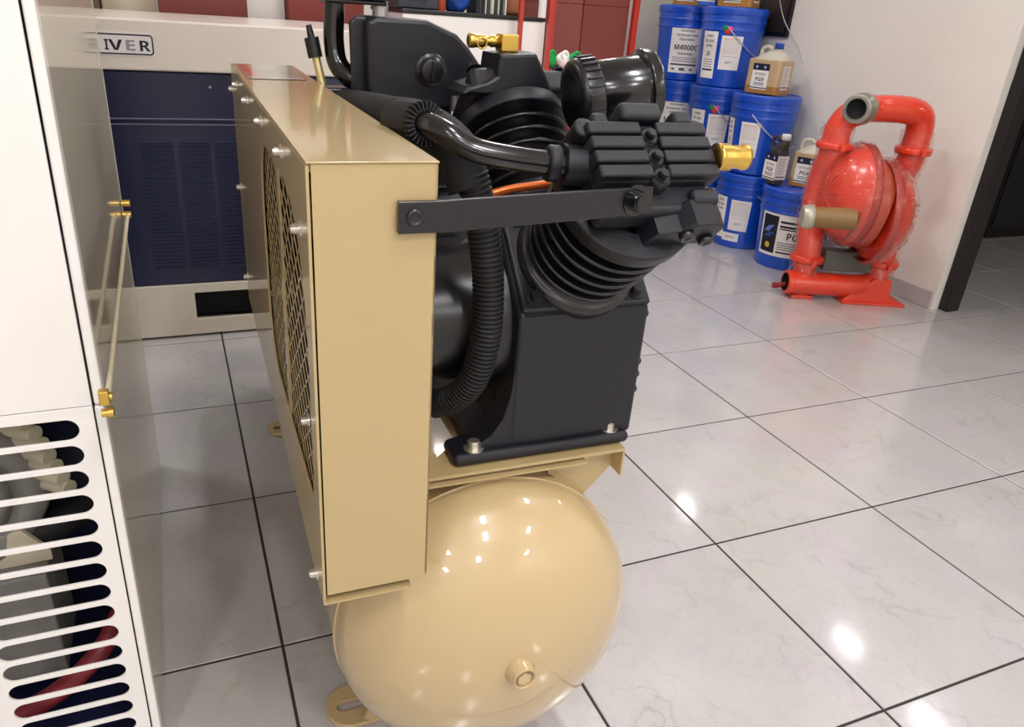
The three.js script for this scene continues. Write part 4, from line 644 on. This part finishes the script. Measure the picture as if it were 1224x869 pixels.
// ---------------------------------------------------------------- red diaphragm pump wrapped in film
{
  const t = thing('diaphragm_pump', 'red double diaphragm pump wrapped in clear film against the right wall', 'pump', [2.03, 0, -2.22], -23 * Math.PI / 180);
  const hx = 0.205, R = 0.066;
  for (const s of [-1, 1]) {
    // chamber: domed disc with a rim and ribs
    const cyy = s > 0 ? 0.515 : 0.585, czz = s > 0 ? 0.1 : 0.05, a = V(s * 0.045 - 0.01, cyy, czz), b = V(s * 2, cyy, czz);
    const ch = mesh('pump_chamber', latheTo([[0, 0], [0.235, 0], [0.255, 0.006], [0.258, 0.034], [0.235, 0.044], [0.225, 0.07], [0.19, 0.115], [0.13, 0.15], [0.06, 0.164], [0, 0.166]], a, b, 64), mat.pumpRed, t);
    const ribs = []; for (let i = 0; i < 8; i++) { const g = poly([[0.05, 0], [0.05, 0.17], [0.13, 0.156], [0.215, 0.09], [0.235, 0.044], [0.235, 0]], 0.012, 0.002); g.translate(0, 0, -0.006); g.rotateY(i * Math.PI / 4 + 0.2); g.applyQuaternion(new THREE.Quaternion().setFromUnitVectors(up, V(s, 0, 0))); g.translate(a.x, a.y, a.z); ribs.push(g); }
    mesh('chamber_rib', M(ribs), mat.pumpRed, ch);
    mesh('clamp_band', latheTo([[0.256, -0.016], [0.264, -0.014], [0.264, 0.026], [0.256, 0.028]], a, b, 64), std(0xa82818, 0.35, 0.3), ch);
    // riser with clamps above and below the chamber
    const x = s * hx;
    const rs = mesh('riser_pipe', tube([V(x, 0.17, 0), V(x, 0.28, -0.01), V(x, 0.42, -0.055), V(x, 0.66, -0.055), V(x, 0.78, -0.005), V(x, 0.86, 0)], R, 50, 28), mat.pumpRed, t);
    mesh('pipe_clamp', M(lathe([[0.06, 0], [0.086, 0.002], [0.09, 0.012], [0.09, 0.028], [0.086, 0.038], [0.06, 0.04]], 40).translate(x, 0.8, 0), rbox(x - 0.012, x + 0.012, 0.805, 0.835, 0.085, 0.115, 0.004)), mat.pumpRed, rs);
    mesh('pipe_clamp', M(lathe([[0.06, 0], [0.086, 0.002], [0.09, 0.012], [0.09, 0.028], [0.086, 0.038], [0.06, 0.04]], 40).translate(x, 0.2, 0), rbox(x - 0.012, x + 0.012, 0.205, 0.235, 0.085, 0.115, 0.004)), mat.pumpRed, rs);
    // foot
    const f = poly([[-0.2, 0], [0.14, 0], [0.14, 0.016], [0.062, 0.03], [0.05, 0.14], [-0.05, 0.14], [-0.19, 0.022]], 0.03, 0.004).translate(x, 0, 0.045), fp = rbox(x - 0.205, x + 0.145, 0, 0.014, -0.06, 0.1, 0.004);
    mesh('pump_foot', M(...(s > 0 ? [f, fp] : [rbox(x - 0.06, x + 0.06, 0, 0.02, -0.06, 0.06, 0.004)]), rod(V(x, 0.02, 0), V(x, 0.2, 0), 0.056, 28)), mat.pumpRed, t);
    // wrinkled clear film round riser and chamber
    const film = [];
    const wrap = (g, amp, k) => { const p = g.attributes.position, n = g.attributes.normal; for (let i = 0; i < p.count; i++) { const q = V(p.getX(i), p.getY(i), p.getZ(i)), w = amp * (noise.noise(q.x * k, q.y * k * 1.6, q.z * k + s) + 0.8 * Math.abs(noise.noise(q.x * k * 2.1 + q.y * 13, q.y * k * 2, q.z * k * 2))); p.setXYZ(i, q.x + n.getX(i) * w, q.y + n.getY(i) * w, q.z + n.getZ(i) * w); } g.computeVertexNormals(); return g; };
    film.push(wrap(latheTo([[0.262, -0.02], [0.268, -0.01], [0.27, 0.02], [0.262, 0.04], [0.25, 0.065], [0.23, 0.09], [0.2, 0.12], [0.15, 0.155], [0.1, 0.17], [0.05, 0.175], [0.01, 0.177]].flatMap((q, i, A) => i + 1 < A.length ? [q, [(q[0] + A[i + 1][0]) / 2, (q[1] + A[i + 1][1]) / 2]] : [q]), a, b, 160), 0.013, 28));
    film.push(wrap(tube([V(x, 0.12, 0), V(x, 0.28, -0.01), V(x, 0.42, -0.055), V(x, 0.66, -0.055), V(x, 0.78, -0.005), V(x, 0.92, 0)], 0.074, 150, 80), 0.014, 34));
    const fm = mesh('clear_film', M(film), mat.film, t); fm.castShadow = false;
  }
  // bottom manifold with an open end, top manifold with the steel coupling
  const open = (pts, r, inner) => { const g = tube(pts, r, 60, 32); return g; };
  const man = mesh('bottom_manifold', M(open([V(-0.3, 0.085, 0.03), V(-0.1, 0.085, 0.03), V(0.1, 0.085, 0.02), V(0.19, 0.1, 0)], 0.064), latheTo([[0.048, 0], [0.064, 0], [0.066, 0.006], [0.066, 0.03], [0.062, 0.034]], V(-0.305, 0.085, 0.03), V(1, 0.085, 0.03), 32)), mat.pumpRed, t);
  mesh('pipe_mouth', latheTo([[0.05, -0.005], [0.05, 0.1], [0, 0.1]], V(-0.304, 0.085, 0.03), V(1, 0.085, 0.03), 32), mat.darkInside, man);
  mesh('drain_tap', M(rod(V(-0.335, 0.05, 0.0), V(-0.29, 0.06, 0.0), 0.014), rbox(-0.36, -0.335, 0.035, 0.065, -0.012, 0.012, 0.004)), std(0x8d2020, 0.4), man);
  const top = mesh('top_manifold', M(tube([V(hx, 0.82, 0), V(hx, 0.93, 0), V(hx - 0.02, 0.985, 0.008), V(hx - 0.075, 1.01, 0.02), V(0.0, 1.015, 0.03), V(-0.08, 1.012, 0.04), V(-0.14, 1.012, 0.07)], R, 70, 32), tube([V(-hx, 0.82, 0), V(-hx, 0.9, 0), V(-hx + 0.03, 0.965, 0.01), V(-hx + 0.09, 1.0, 0.04)], R, 50, 28)), mat.pumpRed, t);
  const ca = V(-0.195, 1.012, 0.125), cb = V(-0.125, 1.012, 0.055);
  mesh('steel_coupling', latheTo([[0.048, 0], [0.066, 0.0], [0.07, 0.006], [0.07, 0.022], [0.064, 0.026], [0.064, 0.044], [0.074, 0.048], [0.075, 0.085], [0.068, 0.095]], ca, cb, 40), std(0xa8a89e, 0.35, 0.7), top);
  mesh('coupling_mouth', latheTo([[0.05, -0.003], [0.05, 0.035], [0, 0.035]], ca, cb, 32), mat.darkInside, top);
  // centre block, air valve with brown filter and silver cap
  mesh('centre_block', M(rod(V(-0.07, 0.56, 0.065), V(0.05, 0.545, 0.085), 0.225, 56)), phy(0xb8492f, 0.4, { clearcoat: 0.4, clearcoatRoughness: 0.2 }), t);
  const av = mesh('air_valve', rod(V(-0.12, 0.5, 0.25), V(-0.345, 0.49, 0.21), 0.056, 36, 0.05), std(0x8a6a3c, 0.5), t);
  mesh('valve_cap', latheTo([[0.045, 0], [0.062, 0.003], [0.064, 0.03], [0.058, 0.034], [0.058, 0.05], [0.05, 0.058], [0.03, 0.06], [0, 0.061]], V(-0.315, 0.491, 0.215), V(-0.6, 0.478, 0.164), 36), std(0xb9b6a4, 0.4, 0.5), av);
  mesh('grey_bracket', rbox(-0.13, 0.13, 0.17, 0.28, -0.03, 0.06, 0.008), std(0x55544f, 0.5), t);
}
// ---------------------------------------------------------------- dark cupboard in the next room
{
  const t = thing('dark_cupboard', 'dark blue cupboard seen through the doorway at the right edge', 'cupboard', [4.78, 0, -3.25]);
  mesh('cupboard_body', rbox(-0.45, 0.6, 0.06, 1.1, -0.25, 0.22, 0.006), std(0x17171f, 0.5), t); mesh('cupboard_plinth', box(-0.42, 0.57, 0, 0.06, -0.22, 0.2), mat.blackPlastic, t);
  for (const x of [-0.44, 0.08]) { const d = mesh('cupboard_door', rbox(x, x + 0.505, 0.09, 1.08, 0.221, 0.238, 0.004), std(0x1b1b25, 0.45), t); mesh('door_handle', rbox(x + (x < 0 ? 0.46 : 0.03), x + (x < 0 ? 0.475 : 0.045), 0.5, 0.66, 0.238, 0.258, 0.004), mat.steel, d); }
}

renderer.render(scene, camera);
